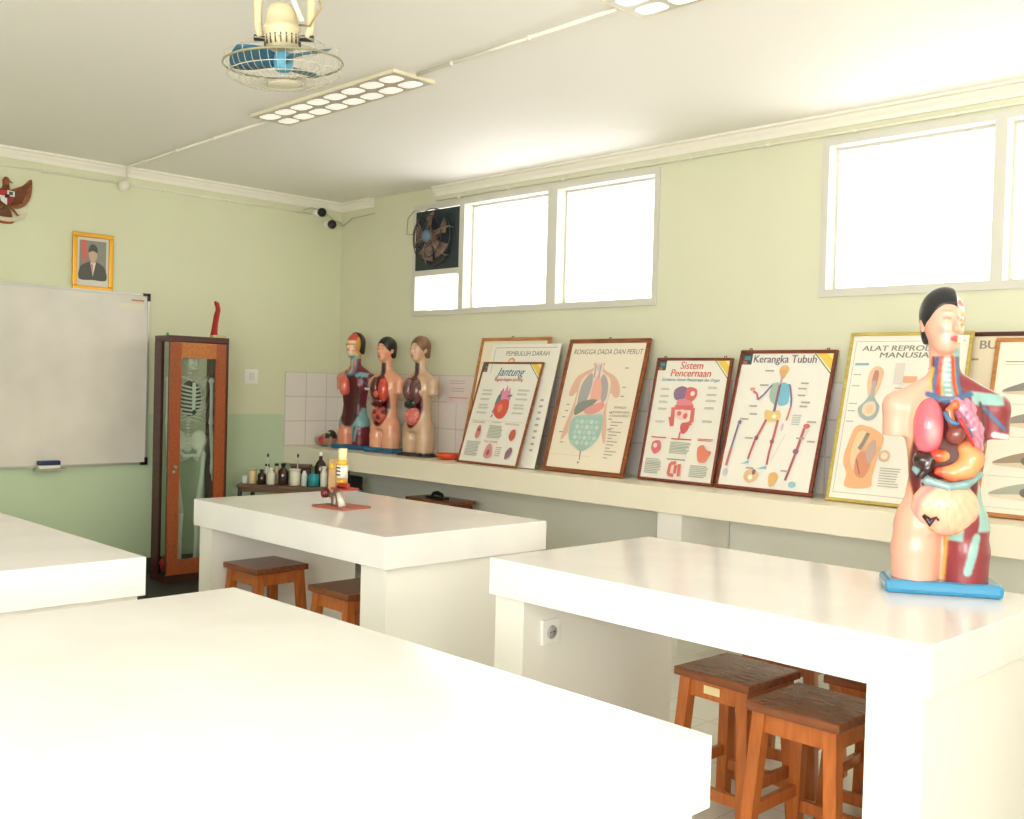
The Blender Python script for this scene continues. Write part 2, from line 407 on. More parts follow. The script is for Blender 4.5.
# cornice ---------------------------------------------------------------
def cornice(name, p0, p1, inward):
    prof = [(0, 0), (.012, 0), (.016, .02), (.03, .038), (.034, .05), (.05, .055), (.05, .068), (0, .068)]
    mb = MB(); p0 = Vector(p0); p1 = Vector(p1); n = Vector(inward); v = []
    for p in (p0, p1):
        for a, b in prof: v.append(tuple(p + n*a + Vector((0,0,b))))
    k = len(prof); f = [tuple(range(k)), tuple(range(2*k-1, k-1, -1))] + [(i, (i+1) % k, k+(i+1) % k, k+i) for i in range(k)]
    mb._new(v, f, M_gap); return struct(mb.build(name))
zc = H-.068
cornice('trim_2', (0, Y0, zc), (0, 0, zc), (1,0,0))
cornice('trim_3', (0, 0, zc), (.43, 0, zc), (0,-1,0))
cornice('trim_4', (1.17, 0, zc), (X1, 0, zc), (0,-1,0))
cornice('trim_5', (0, Y0, zc), (X1, Y0, zc), (0,1,0))
cornice('trim_6', (X1, Y0, zc), (X1, 0, zc), (-1,0,0))
# tiles above the worktop
M_tileR = tile_mat('wall_tile_right', (232, 226, 220), (206, 199, 190), .192, .192, ('X', 'Z'), (0.07, -.894), mortar=.005)
M_tileL = tile_mat('wall_tile_left', (232, 226, 220), (206, 199, 190), .192, .192, ('Y', 'Z'), (.502, -.894), mortar=.005)
mb = MB(); mb.box((0, -.008, .80), (X1, 0, 1.472), M_tileR); struct(mb.build('trim_7'))
mb = MB(); mb.box((0, -.502, .894), (.008, -.008, 1.472), M_tileL); struct(mb.build('trim_8'))
M_base = mat('dark_baseboard', (54, 62, 56), .35)
mb = MB(); mb.box((0, Y0, 0), (.012, -.0, .12), M_base); struct(mb.build('baseboard_left'))
mb = MB(); mb.box((.012, Y0, 0), (X1, Y0+.012, .12), M_base); struct(mb.build('baseboard_front'))

# ------------------------------------------------------------------ worktop along the window wall
t = thing('worktop', 'long cream masonry worktop running under the windows against the tiled wall', 'worktop', (0, 0, 0))
mb = MB(); mb.box((0.009, -.503, .762), (X1-.002, -.009, .894), mat('worktop_cream', (236, 229, 208), .3), bev=.004); mb.build('slab', t)
for x in (.35, 3.626, 7.0):
    if x == .35: continue
    mb = MB(); mb.box((x, -.455, 0), (x+.157, -.009, .762), M_side); mb.build('support_panel', t)
    
# ------------------------------------------------------------------ lab tables
def lab_table(label, x0, x1, y0, y1, panels, th=.1305, ins=.03):
    t = thing('lab_table', label, 'table', ((x0+x1)/2, (y0+y1)/2, 0), group='white masonry lab tables')
    cx, cy = (x0+x1)/2, (y0+y1)/2
    mb = MB(); mb.box((x0-cx, y0-cy, .8-th), (x1-cx, y1-cy, .8), M_white, bev=.003); mb.build('tabletop', t)
    for a, b in panels:
        mb = MB(); mb.box((a-cx, y0+ins-cy, 0), (b-cx, y1-ins/2-cy, .8-th), M_side); mb.build('end_panel', t)
    return t
tA = lab_table('white lab table in the middle with the small microscope on top', 2.223, 3.789, -2.4025, -1.487, [(2.235, 2.357), (3.592, 3.76)])
tB = lab_table('white lab table carrying the large anatomical torso on a blue base', 4.369, 5.952, -2.386, -1.483, [(4.375, 4.516), (5.773, 5.925)])
tC = lab_table('nearest empty white lab table, its bare top filling the lower left corner', 4.3176, 5.9836, -4.303, -3.3587, [(4.34, 4.48), (5.83, 5.955)])
lab_table('unseen white lab table added beyond the torso table to shade its right end', 6.52, 8.10, -2.386, -1.483, [(6.54, 6.68), (7.93, 8.07)])  # out of view; added to keep light off the torso table's right end
tD = lab_table('empty white lab table at the left edge below the whiteboard', 2.12, 3.6916, -4.28, -3.334, [(2.15, 2.29), (3.52, 3.66)])
# socket on table B
sk = MB(); bx, by = (4.369+5.952)/2, (-2.386-1.483)/2
mp = mat('socket_plastic', (238, 238, 234), .35)
sk.box((4.516-bx, -2.272-by, .497), (4.530-bx, -2.182-by, .587), mp, bev=.004)
so = sk.build('power_socket', tB)
mb = MB(); mb.cyl((4.5305-bx, -2.227-by, .542), (4.5325-bx, -2.227-by, .542), .024, mat('socket_well', (176, 176, 172), .5), n=20)
for d in (-.009, .009): mb.cyl((4.5326-bx, -2.227-by+d, .542), (4.5335-bx, -2.227-by+d, .542), .003, M_blk, n=8)
mb.build('socket_face', so)
mb = MB(); mb.tube([(4.517-bx, -1.52-by, .33), (4.519-bx, -1.6-by, .327), (4.519-bx, -1.7-by, .318)], .003, M_dgrey); 
mb.bm.free()

# ------------------------------------------------------------------ stools
def make_stool(label, loc, rot, h=.5, w=.30, sticker=False, top=None):
    t = thing('wooden_stool', label, 'stool', loc, (0, 0, math.radians(rot)), group='wooden stools under the lab tables')
    mb = MB(); mb.box((-w/2, -w/2, h-.028), (w/2, w/2, h), top or W_stool_dark, bev=.004); mb.build('seat', t)
    a, b = w/2-.036, w/2-.006   # splay
    def at(z): k = 1-z/(h-.028); return a+(b-a)*k
    for sx in (-1, 1):
        for sy in (-1, 1):
            mb = MB(); mb.sweep_taper((sx*b, sy*b, 0), (sx*a, sy*a, h-.028), .038, .040, W_stool); mb.build('leg', t)
    zt = h-.028; q = at(zt-.03)
    mb = MB()
    for s_ in (-1, 1):
        mb.box((-q, s_*q-.010, zt-.06), (q, s_*q+.010, zt), W_stool); mb.box((s_*q-.010, -q, zt-.06), (s_*q+.010, q, zt), W_stool)
    mb.build('apron', t)
    for (z, ax) in ((.12, 0), (.17, 1)):
        q = at(z)
        for s_ in (-1, 1):
            mb = MB()
            if ax == 0: mb.box((-q, s_*q-.009, z-.018), (q, s_*q+.009, z+.018), W_stool)
            else: mb.box((s_*q-.009, -q, z-.018), (s_*q+.009, q, z+.018), W_stool)
            mb.build('stretcher', t)
    if sticker:
        mb = MB(); q = at(zt-.03)+.0102; mb.box((-.04, -q-.001, zt-.042), (.022, -q, zt-.016), mat('paper_label', (226, 208, 160), .6)); mb.build('label', t)
    return t
s0 = make_stool('wooden stool under the middle table, beside its far end panel', (2.53, -2.17, 0), 2)
def dup_stool(label, loc, rot):
    o = copy_tree(s0); o['label'] = label; o.location = loc; o.rotation_euler = (0, 0, math.radians(rot)); return o
dup_stool('wooden stool under the middle table, half hidden by its near end panel', (3.27, -2.165, 0), 0)
dup_stool('dark wooden stool standing behind another beneath the middle table', (3.15, -1.62, 0), 4)
make_stool('wooden stool with a pale sticker on its apron, under the torso table', (5.135, -1.975, 0), -2, sticker=True, h=.5, w=.295)
dup_stool('wooden stool with paint flecks on a leg, frontmost under the torso table', (5.50, -2.11, 0), 0)
dup_stool('wooden stool pushed farthest back beneath the torso table', (5.50, -1.66, 0), 3)
dup_stool('wooden stool standing between worktop and torso table, behind the stickered stool', (5.06, -1.50, 0), 8)

# ------------------------------------------------------------------ left wall things
# whiteboard
M_board = mat('whiteboard_surface', (222, 216, 208), .22, var=.05, bscale=2.2)
M_alu = mat('aluminium', (190, 192, 186), .35, .7)
wb = thing('whiteboard', 'wide whiteboard with aluminium edge on the left wall', 'whiteboard', (0, -2.822, .794))
mb = MB(); mb.box((.004, -1.187, 0), (.02, 1.187, 1.177), M_board); mb.build('writing_surface', wb)
mb = MB()
for a, b in (((.002,-1.2,-.008),(.026,1.2,.008)), ((.002,-1.2,1.17),(.026,1.2,1.186)), ((.002,-1.2,.008),(.026,-1.186,1.17)), ((.002,1.186,.008),(.026,1.2,1.17))): mb.box(a, b, M_alu)
mb.build('rim', wb)
for y, z in ((1.2, 1.186), (1.2, -.008), (-1.2, 1.186), (-1.2, -.008)):
    sy = -1 if y > 0 else 1; sz = -1 if z > .5 else 1
    mb = MB(); mb.box((0.001, y-sy*.003, z-sz*.003), (.03, y+sy*.05, z+sz*.016), M_blk); mb.box((0.001, y-sy*.003, z-sz*.003), (.03, y+sy*.016, z+sz*.05), M_blk); mb.build('corner_cap', wb)
mb = MB(); mb.box((.0205, .985, 1.07), (.0215, 1.16, 1.112), mat('pale_sticker', (226, 220, 204), .5)); mb.box((.0205, 1.07, 1.13), (.0215, 1.16, 1.142), flat((190, 130, 80))); mb.build('sticker', wb)
mb = MB(); mb.box((.02, .43, -.028), (.08, .62, -.012), M_alu); mb.build('pen_tray', wb)
er = MB(); er.box((.03, -.0675, 0), (.075, .0675, .022), mat('eraser_felt', (232, 228, 214), .8), bev=.003); 
t = thing('board_eraser', 'navy and white board eraser resting at the bottom edge of the whiteboard', 'eraser', (0, -2.305, .783))
er.build('felt', t); mb = MB(); mb.box((.028, -.07, .022), (.077, .07, .052), mat('navy_plastic', (28, 44, 84), .4), bev=.006); mb.build('handle', t)

# portrait
t = thing('framed_portrait', 'gold framed portrait of a man in black cap and dark suit', 'picture', (.004, -2.022, 1.972))
Wp, Hp = .275, .385; M_gold = mat('gold_frame', (214, 160, 58), .3, .75)
mb = MB(); fwid = .03
for (a, b, c, d) in ((-Wp/2, 0, Wp/2, fwid), (-Wp/2, Hp-fwid, Wp/2, Hp), (-Wp/2, fwid, -Wp/2+fwid, Hp-fwid), (Wp/2-fwid, fwid, Wp/2, Hp-fwid)):
    mb.box((0, a, b), (.02, c, d), M_gold, bev=.004)
mb.build('frame', t)
A = Art(Wp-2*fwid, Hp-2*fwid); A.rect(0, 0, 1, 1, (214, 214, 206)); A.rect(.08, .06, .92, .87, (118, 124, 116)); 
A.blob([(.12, .08), (.3, .08), (.32, .3), (.28, .5), (.2, .52), (.14, .3)], (196, 84, 70))
A.blob([(.08, .86), (.10, .62), (.3, .52), (.5, .48), (.74, .53), (.9, .64), (.92, .86), (.5, .87)], (50, 54, 50))
A.poly([(.42, .5), (.5, .8), (.6, .5)], (226, 222, 214)); A.poly([(.44, .52), (.50, .78), (.50, .56)], (180, 70, 60))
A.blob([(.38, .3), (.5, .24), (.62, .3), (.62, .42), (.5, .53), (.39, .42)], (198, 158, 134))
A.blob([(.36, .3), (.4, .17), (.5, .13), (.62, .18), (.64, .3), (.5, .27)], (40, 42, 42))
p = A.mb.build('photograph', t, loc=(.006, 0, fwid), rot=(0, 0, PI/2))

# eagle emblem
t = thing('eagle_emblem', 'carved brown eagle emblem with a coloured shield, high on the left wall', 'emblem', (.0, -2.588, 2.355))
M_eag = mat('carved_wood', (142, 84, 44), .5, bump=.6, bscale=40, var=.25); M_eagd = mat('carved_wood_dark', (104, 58, 32), .5)
Rm = Matrix(((0,0,1,0),(1,0,0,0),(0,1,0,0),(0,0,0,1)))   # (y,z)->wall plane
def cr(pts, sub=5, closed=True):
    n = len(pts); o = []
    for i in range(n):
        p0, p1, p2, p3 = pts[i-1], pts[i], pts[(i+1) % n], pts[(i+2) % n]
        for k in range(sub):
            q = k/sub; o.append(tuple(.5*((2*p1[j]) + (-p0[j]+p2[j])*q + (2*p0[j]-5*p1[j]+4*p2[j]-p3[j])*q*q + (-p0[j]+3*p1[j]-3*p2[j]+p3[j])*q**3) for j in (0,1)))
    return o
for sg in (-1, 1):
    mb = MB(); w = [(.02,.2),(.06,.23),(.11,.255),(.155,.30),(.162,.25),(.155,.19),(.13,.14),(.09,.105),(.05,.10),(.02,.12)]
    mb.prism([(sg*a, b) for a, b in cr(w, 3)], .004, .02, M_eag, Rm)
    for k in range(6):
        a0 = (sg*(.035+.012*k), .115+.004*k); a1 = (sg*(.075+.016*k), .225+.013*k)
        mb.cyl(Rm @ Vector((a0[0], a0[1], .02)), Rm @ Vector((a1[0], a1[1], .02)), .004, M_eagd, r1=.0025, n=6)
    mb.build('wing', t)
mb = MB(); mb.ball((.02, 0, .17), (.022, .035, .075), M_eag, M=None); mb.ball((.024, 0, .265), (.02, .022, .028), M_eag); mb.cyl((.024, 0, .225), (.024, 0, .26), .02, M_eag)
mb.cyl((.026, .012, .268), (.026, .042, .256), .009, M_eagd, r1=.001, n=8); mb.build('body', t)
mb = MB(); mb.prism(cr([(-.03,.09),(0,.1),(.03,.09),(.045,.035),(.02,.028),(0,.022),(-.02,.028),(-.045,.035)], 3), .004, .016, M_eagd, Rm); mb.build('tail', t)
mb = MB()
sh = [(-.05,.205),(0,.212),(.05,.205),(.05,.165),(.038,.13),(0,.105),(-.038,.13),(-.05,.165)]
mb.prism(sh, .036, .046, flat((40, 34, 30)), Rm)
mb.prism([(-.046,.168),(0,.168),(0,.207),(-.046,.201)], .046, .048, flat((176, 40, 44)), Rm); mb.prism([(0,.168),(.046,.168),(.046,.201),(0,.207)], .046, .048, flat((226, 222, 214)), Rm)
mb.prism([(.012,.176),(.034,.176),(.034,.197),(.012,.197)], .048, .0495, flat((50, 92, 66)), Rm)
mb.prism([(-.046,.168),(-.036,.133),(0,.11),(0,.168)], .046, .048, flat((226, 222, 214)), Rm); mb.prism([(0,.168),(0,.11),(.036,.133),(.046,.168)], .046, .048, flat((150, 40, 40)), Rm)
mb.prism([(-.014,.155),(.014,.155),(.014,.178),(-.014,.178)], .048, .051, flat((24, 24, 24)), Rm)
mb.build('shield', t)
for sg in (-1, 1):
    mb = MB(); mb.tube([(.02, sg*.03, .11), (.022, sg*.05, .085), (.024, sg*.075, .055), (.024, sg*.09, .06)], [.011, .008, .006, .004], M_eag)
    mb.tube([(.024, sg*.072, .056), (.026, sg*.092, .048)], .004, M_eagd); mb.build('leg', t)
mb = MB(); mb.prism(cr([(-.12,.075),(-.06,.045),(0,.036),(.06,.045),(.12,.08),(.125,.06),(.06,.02),(0,.01),(-.06,.02),(-.125,.055)], 3), .024, .03, mat('ribbon_pale', (206, 196, 170), .6), Rm)
mb.build('ribbon', t)
mb = MB(); mb.prism(cr([(-.05,.02),(0,.012),(.05,.02),(.045,.002),(0,-.004),(-.045,.002)], 3), .006, .02, mat('ribbon_red_brown', (150, 72, 48), .6), Rm); mb.build('base_scroll', t)

# wall switch plate, junction box, conduits, cctv
t = thing('wall_switch', 'white switch plate on the left wall beside the skeleton cabinet', 'switch', (.001, -.80, 1.425))
mb = MB(); mb.box((0, -.055, -.055), (.014, .055, .055), mp, bev=.004); mb.build('plate', t)
mb = MB(); mb.box((.014, -.022, -.03), (.019, .022, .03), mat('switch_rocker', (222, 222, 216), .3), bev=.002); mb.build('rocker', t)
M_cond = mat('white_conduit', (236, 232, 218), .45)
mb = MB(); mb.cyl((.0, 0, 0), (.035, 0, 0), .037, M_cond, n=24); mb.cyl((.035, 0, 0), (.039, 0, 0), .033, M_cond, n=24)
tag(mb.build('junction_box', loc=(.001, -1.822, 2.706)), 'round white junction box below the cornice on the left wall', 'junction box')
def conduit(label, pts, r=.0085, group='surface cable conduits'):
    mb = MB(); mb.tube(pts, r, M_cond, 8)
    for a, b in zip(pts[:-1], pts[1:]):
        a = Vector(a); b = Vector(b); L_ = (b-a).length; d = (b-a)/L_
        for k in range(int(L_/.5)): c = a + d*(.25+.5*k); mb.cyl(c-d*.012, c+d*.012, r*1.45, M_cond, n=8)
    return tag(mb.build('conduit_pipe'), label, 'conduit', group)
zcd = H-.0087
conduit('white conduit on the ceiling from the left wall to the nearer ceiling light', [(.0135, -1.822, 2.72), (.0135, -1.822, 2.745), (.065, -1.823, 2.752), (.075, -1.823, zcd), (1.9, -1.86, zcd)])
conduit('white conduit on the ceiling joining the two ceiling lights', [(3.245, -1.865, zcd), (4.47, -1.90, zcd)])
conduit('thin conduit running below the cornice on the left wall', [(.009, Y0+.1, 2.722), (.009, -1.865, 2.722)], .007)
conduit('thin conduit below the cornice between junction box and corner', [(.009, -1.78, 2.722), (.009, -.30, 2.722)], .007)
conduit('thin conduit below the cornice over the high windows', [(1.2, -.02, 2.737), (X1-.2, -.02, 2.737)], .006)
for (y, z, lab) in ((-.247, 2.737, 'upper round black security camera in the ceiling corner'), (-.15, 2.655, 'lower round black security camera in the ceiling corner')):
    t = thing('security_camera', lab, 'camera', (.0, y, z), group='security cameras in the corner')
    mb = MB(); mb.cyl((.001, 0, 0), (.02, 0, 0), .03, mp, n=20); mb.cyl((.02, 0, 0), (.06, 0, 0), .012, mp, n=12); mb.build('bracket', t)
    mb = MB(); mb.cyl((.055, .016, 0), (.075, .012, 0), .036, mp, n=20); mb.build('housing', t)
    mb = MB(); mb.ball((.085, -.004, -.004), (.036, .036, .036), M_blk); mb.build('lens_ball', t)
mb = MB(); mb.tube([(.01, -.38, 2.74), (.015, -.3, 2.77), (.03, -.2, 2.755), (.02, -.1, 2.70), (.012, -.03, 2.69), (.03, -.012, 2.66), (.16, -.012, 2.71), (.45, -.012, 2.72)], .0035, mat('old_cable', (176, 172, 146), .6))
tag(mb.build('cable'), 'loose cable looping through the corner behind the security cameras', 'cable')

# ------------------------------------------------------------------ ceiling lights
M_cell = mat('louvre_reflector', (240, 238, 236), .3, .2, emit=(255, 248, 240), es=.38)
M_tube = mat('fluorescent_tube', (255, 255, 255), .4, emit=(255, 248, 240), es=2.2)
M_fix = mat('fixture_cream', (232, 224, 200), .45)
def ceiling_light(label, x0):
    t = thing('ceiling_light', label, 'ceiling light', (x0+.03, -1.865, H), group='louvred fluorescent ceiling lights')
    Lx, Wy = 1.26, .25; d = .019
    hw = Wy/2; mb = MB()
    mb.box((0, -hw, -.016), (Lx, hw, -.0015), M_fix, bev=.003)
    for a, b in (((0,-hw,-d),(Lx,-hw+.012,-.016)), ((0,hw-.012,-d),(Lx,hw,-.016)), ((0,-hw+.012,-d),(.014,hw-.012,-.016)), ((Lx-.014,-hw+.012,-d),(Lx,hw-.012,-.016))): mb.box(a, b, M_fix)
    mb.build('housing', t)
    M_lv = mat('louvre_blade', (196, 190, 178), .35, .3)
    mb = MB(); mb.box((.014, -hw+.012, -.0195), (Lx-.014, hw-.012, -.0162), M_lv); mb.build('louvre', t)
    for k in range(8):
        for s_ in (-1, 1):
            mb = MB(); n = 28; cw = (Lx-.05)/8; pts = []
            for q in range(n):
                a = 2*PI*q/n; c_, n_ = math.cos(a), math.sin(a)
                pts.append((math.copysign(abs(c_)**.62, c_)*cw*.42, math.copysign(abs(n_)**.62, n_)*(hw-.02)*.41))
            ce = Matrix.Translation((.025+cw*(k+.5), s_*(hw-.012)*.5, 0))
            v = [(x, y, -.0196) for x, y in pts] + [(x*.75, y*.75, -.0215) for x, y in pts] + [(0, 0, -.022)]
            f = [(q, (q+1) % n, n+(q+1) % n, n+q) for q in range(n)] + [(n+q, n+(q+1) % n, 2*n) for q in range(n)]
            mb._new(v, f, M_cell, True, ce); mb.build('lamp_cell', t)
    return t
l1 = ceiling_light('louvred ceiling light in the middle of the ceiling, next to the fan', 1.935)
l2 = copy_tree(l1); l2['label'] = 'louvred ceiling light cut by the upper edge of the view'; l2.location = (4.49, -1.90, H)

# ------------------------------------------------------------------ ceiling fan (caged, blue blades)
t = thing('ceiling_fan', 'cream caged ceiling fan with blue blades hanging from the ceiling', 'fan', (3.970, -3.020, 2.465))
Rt = Euler((math.radians(3), math.radians(-3), math.radians(35)))
g = MB()
def ring(mb, r, z, w, m, n=48): mb.tube([(r*math.cos(2*PI*k/n), r*math.sin(2*PI*k/n), z) for k in range(n)], w, m, 6, True)
ring(g, .197, 0, .0040, mat('fan_guard_rim', (150, 146, 118), .45, .2))
for r, z in ((.185, -.035), (.15, -.056), (.10, -.064), (.062, -.067)): ring(g, r, z, .0014, M_wire, 40)
for k in range(44):
    a = 2*PI*k/44; c, s_ = math.cos(a), math.sin(a)
    g.tube([(.197*c, .197*s_, 0), (.19*c, .19*s_, -.027), (.17*c, .17*s_, -.048), (.12*c, .12*s_, -.062), (.055*c, .055*s_, -.067)], .0009, M_wire, 4)
g.lathe([(.0001, -.071), (.05, -.0695), (.055, -.066), (.0001, -.066)], mat('guard_badge', (226, 218, 196), .35), 24)
g.build('lower_guard', t, rot=Rt)
g = MB()
for r, z in ((.14, .055), (.055, .07)): ring(g, r, z, .0011, M_wire, 40)
for k in range(10):
    a = 2*PI*k/10; c, s_ = math.cos(a), math.sin(a)
    g.tube([(.197*c, .197*s_, 0), (.19*c, .19*s_, .03), (.14*c, .14*s_, .055), (.045*c, .045*s_, .07)], .0011, M_wire, 4)
g.build('upper_guard', t, rot=Rt)
M_blue = mat('blue_blade', (52, 100, 128), .4)
for k in range(3):
    a0 = 2*PI*k/3 + 3.75; v = []; f = []; n1, n2 = 8, 6
    for i in range(n1):
        q = i/(n1-1); r = .03 + .145*q
        for j in range(n2):
            w = (j/(n2-1)-.5); ang = a0 + w*(1.0+.35*math.sin(PI*min(1, q*1.0)))*(1-.25*q**6); z = .004 + w*.040 + (.006 if 1 else 0)
            v.append((r*math.cos(ang), r*math.sin(ang), z))
    for i in range(n1-1):
        for j in range(n2-1): f.append((i*n2+j, (i+1)*n2+j, (i+1)*n2+j+1, i*n2+j+1))
    mb = MB(); mb._new(v, f, M_blue, True); o = mb.build('blade', t, rot=Rt)
    md = o.modifiers.new('th', 'SOLIDIFY'); md.thickness = .003
mb = MB(); mb.lathe([(.0001,-.028),(.02,-.026),(.031,-.018),(.034,.03),(.0001,.03)], mat('blue_hub', (88, 160, 192), .3), 24); mb.build('hub', t, rot=Rt)
mb = MB(); mb.lathe([(.0001,.05),(.05,.052),(.058,.07),(.058,.10),(.062,.105),(.062,.118),(.055,.12),(.05,.165),(.035,.19),(.0001,.2)], M_cream, 28)
for k in range(20):
    a = 2*PI*k/20; mb.box((.056, -.002, .056), (.0605, .002, .088), mat('vent_shadow', (90, 80, 56), .6), M=Matrix.Rotation(a, 4, 'Z'))
mb.build('motor_housing', t, rot=Rt)
Ry = Matrix.Rotation(math.radians(44), 4, 'Z')
for s_ in (-1, 1):
    mb = MB(); pts = [Ry @ Vector(p) for p in ((s_*.080, 0, .085), (s_*.088, 0, .12), (s_*.090, 0, .2), (s_*.080, 0, .26), (s_*.05, 0, .30), (0, 0, .31))]
    mb.tube(pts, [.013, .013, .015, .016, .016, .016], M_cream, 10); mb.build('yoke_arm', t)
    mb = MB(); mb.cyl(Ry @ Vector((s_*.056, 0, .085)), Ry @ Vector((s_*.10, 0, .085)), .011, M_dgrey, n=12); mb.build('pivot_bolt', t)
mb = MB(); mb.cyl((0,0,.30), (0,0,.335), .02, M_cream); mb.lathe([(.0001,.33),(.06,.332),(.065,.345),(.05,.3685),(.0001,.3685)], M_cream, 24); mb.build('ceiling_mount', t)
mb = MB(); mb.tube([Ry @ Vector(p) for p in ((-.02, -.06, .31), (.03, -.075, .22), (.075, -.06, .12))], .009, M_cond, 8); mb.build('link_rod', t)
mb = MB(); mb.tube([Ry @ Vector(p) for p in ((.03, 0, .32), (.11, -.02, .27), (.125, -.02, .18), (.09, -.02, .12), (.05, 0, .13))], .0035, mat('old_wire', (176, 150, 96), .5), 6); mb.build('supply_wire', t)

# ------------------------------------------------------------------ exhaust fan in window 1
t = thing('exhaust_fan', 'dusty exhaust fan on a dark panel in the high window near the corner', 'fan', (1.205, -.012, 2.47))
M_pan = mat('exhaust_panel', (46, 58, 62), .55); M_dust = mat('dusty_blade', (122, 102, 90), .7, var=.3, bscale=20)
mb = MB(); mb.box((-.237, .0, -.228), (.248, .02, .205), M_pan); mb.build('back_panel', t)
mb = MB()
for r, y in ((.205, -.05), (.20, -.004), (.15, -.085), (.08, -.1)):
    mb.tube([(r*math.cos(2*PI*k/36), y, r*math.sin(2*PI*k/36)) for k in range(36)], .0035, M_dgrey, 6, True)
for k in range(6):
    a = 2*PI*k/6+.3; c, s_ = math.cos(a), math.sin(a)
    mb.tube([(.2*c, -.004, .2*s_), (.205*c, -.05, .205*s_), (.15*c, -.085, .15*s_), (.05*c, -.1, .05*s_)], .005, M_dust, 6)
mb.build('guard', t)
for k in range(5):
    a0 = 2*PI*k/5+.5; v = []; f = []
    for i in range(6):
        q = i/5; r = .03+.145*q
        for j in range(5):
            w = j/4-.5; ang = a0+w*(.55+.3*q); v.append((r*math.cos(ang), -.045+w*.04, r*math.sin(ang)))
    for i in range(5):
        for j in range(4): f.append((i*5+j, (i+1)*5+j, (i+1)*5+j+1, i*5+j+1))
    mb = MB(); mb._new(v, f, M_dust, True); o = mb.build('blade', t); md = o.modifiers.new('th', 'SOLIDIFY'); md.thickness = .003
mb = MB(); mb.cyl((0, -.002, 0), (0, -.09, 0), .045, mat('fan_motor_brown', (112, 84, 66), .6)); mb.build('motor', t)
mb = MB(); mb.lathe([(.0001, .028), (.03, .024), (.046, .008), (.046, 0), (.0001, 0)], mat('fan_hub_blue', (92, 120, 142), .5), 24, Matrix.Translation((0, -.09, 0)) @ Matrix.Rotation(PI/2, 4, 'X')); mb.build('hub_cap', t)
mb = MB(); mb.tube([(-.16, -.03, .2), (-.24, -.02, .215), (-.32, -.012, .17), (-.335, -.01, .05), (-.25, -.02, .04), (-.2, -.04, .1)], .003, mat('old_cable2', (140, 136, 110), .6)); mb.build('cord', t)

# ------------------------------------------------------------------ skeleton cabinet
cx0, cxb, cy0, cy1, ch = .42, .20, -1.663, -1.222, 1.676
cab = thing('display_cabinet', 'tall narrow wooden cabinet with a glass door holding a skeleton', 'cabinet', (0, 0, .0105))
mb = MB(); w = .034
mb.box((cxb, cy0, .05), (cxb+.105, cy0+.02, ch-.04), W_dark); mb.box((cx0-.012, cy0, .05), (cx0, cy0+.02, ch-.04), W_dark)
mb.box((cxb, cy1-.02, .05), (cx0, cy1, ch-.04), W_dark); mb.box((cx0-.02, cy1-w, .05), (cx0+.003, cy1-.02, ch-.04), W_dark)
mb.box((cxb, cy0, ch-.04), (cx0+.004, cy1, ch), W_dark, bev=.003); mb.box((cxb, cy0, 0), (cx0+.004, cy1, .05), W_dark)
mb.box((cxb, cy0+.02, .05), (cxb+.012, cy0+.05, ch-.04), W_dark); mb.box((cxb, cy1-.05, .05), (cxb+.012, cy1-.02, ch-.04), W_dark)
mb.build('carcass', cab)
mb = MB(); mb.box((cxb+.105, cy0+.008, .05), (cx0-.012, cy0+.011, ch-.04), glass_mat('cabinet_glass', (235, 242, 238), .05)); mb.build('side_pane', cab)
dr = bpy.data.objects.new('door', None); COL.objects.link(dr); dr.parent = cab; dr.location = (cx0+.004, cy1-w, 0)
dw = -(cy1-w-cy0); st = .075; z0, z1 = .055, ch-.045   # door runs along -Y from the hinge
mb = MB(); mb.box((0, dw, z0), (.022, dw+st, z1), W_door); mb.box((0, -st, z0), (.022, 0, z1), W_door)
mb.box((0, dw+st, z1-.105), (.022, -st, z1), wood('door_rail_wood', (170, 98, 42), (196, 122, 60), .35)); mb.box((0, dw+st, z0), (.022, -st, z0+.10), W_door); mb.build('door_frame', dr)
mb = MB(); mb.box((.009, dw+st, z0+.10), (.013, -st, z1-.105), glass_mat('cabinet_glass')); mb.build('door_glass', dr)
mb = MB(); mb.cyl((.022, dw+.035, .79), (.042, dw+.035, .79), .009, M_steel); mb.ball((.046, dw+.035, .79), .012, M_steel); mb.cyl((.022, dw+.035, .755), (.026, dw+.035, .755), .010, M_steel); mb.build('door_knob', dr)
mb = MB(); mb.box((.013, -2.15, 0.0005), (.78, -1.05, .010), mat('dark_floor_tone', (44, 50, 46), .55, bump=.3), bev=.003); tag(mb.build('dark_floor_patch'), 'dark patch of floor under the skeleton cabinet, made as a thin sheet', 'mat')  # dark floor around the cabinet, made as a thin sheet

# skeleton
M_bone = mat('bone_plastic', (250, 247, 234), .5)
skt = thing('skeleton_model', 'white human skeleton model hanging inside the glass cabinet', 'skeleton', (.31, -1.448, .0105)); skt.scale = (.82, .93, 1)
# local: lateral axis is Y, front is +X
def B2(p): return (p[1], p[0], p[2])
SM = lambda lat, fr, z: (fr, lat, z)
mb = MB()
for k in range(24):
    z = .93 + k*.0225; mb.ball(SM(0, -.02-.012*math.sin((z-.93)*9), z), (.016, .018, .0085), M_bone, 10, 6); mb.cyl(SM(0, -.035, z), SM(0, -.055, z-.006), .004, M_bone, n=6)
mb.build('spine', skt)
mb = MB()
for k in range(11):
    z = 1.365-k*.026; wd = .062+.055*math.sin(min(1, (k+1)/7)*PI/2) - (.012*(k-7) if k > 7 else 0); dp = .085-.003*abs(k-5)
    for s_ in (-1, 1):
        end = PI*.96 if k < 8 else PI*.62
        pts = [SM(s_*wd*math.sin(a), -.03+dp*.5-dp*.62*math.cos(a)*1.2, z-.045*(a/PI)) for a in np.linspace(.05, end, 12)]
        mb.tube(pts, .0068, M_bone, 6)
mb.box((.055, -.013, 1.17), (.066, .013, 1.36), M_bone, bev=.003); 
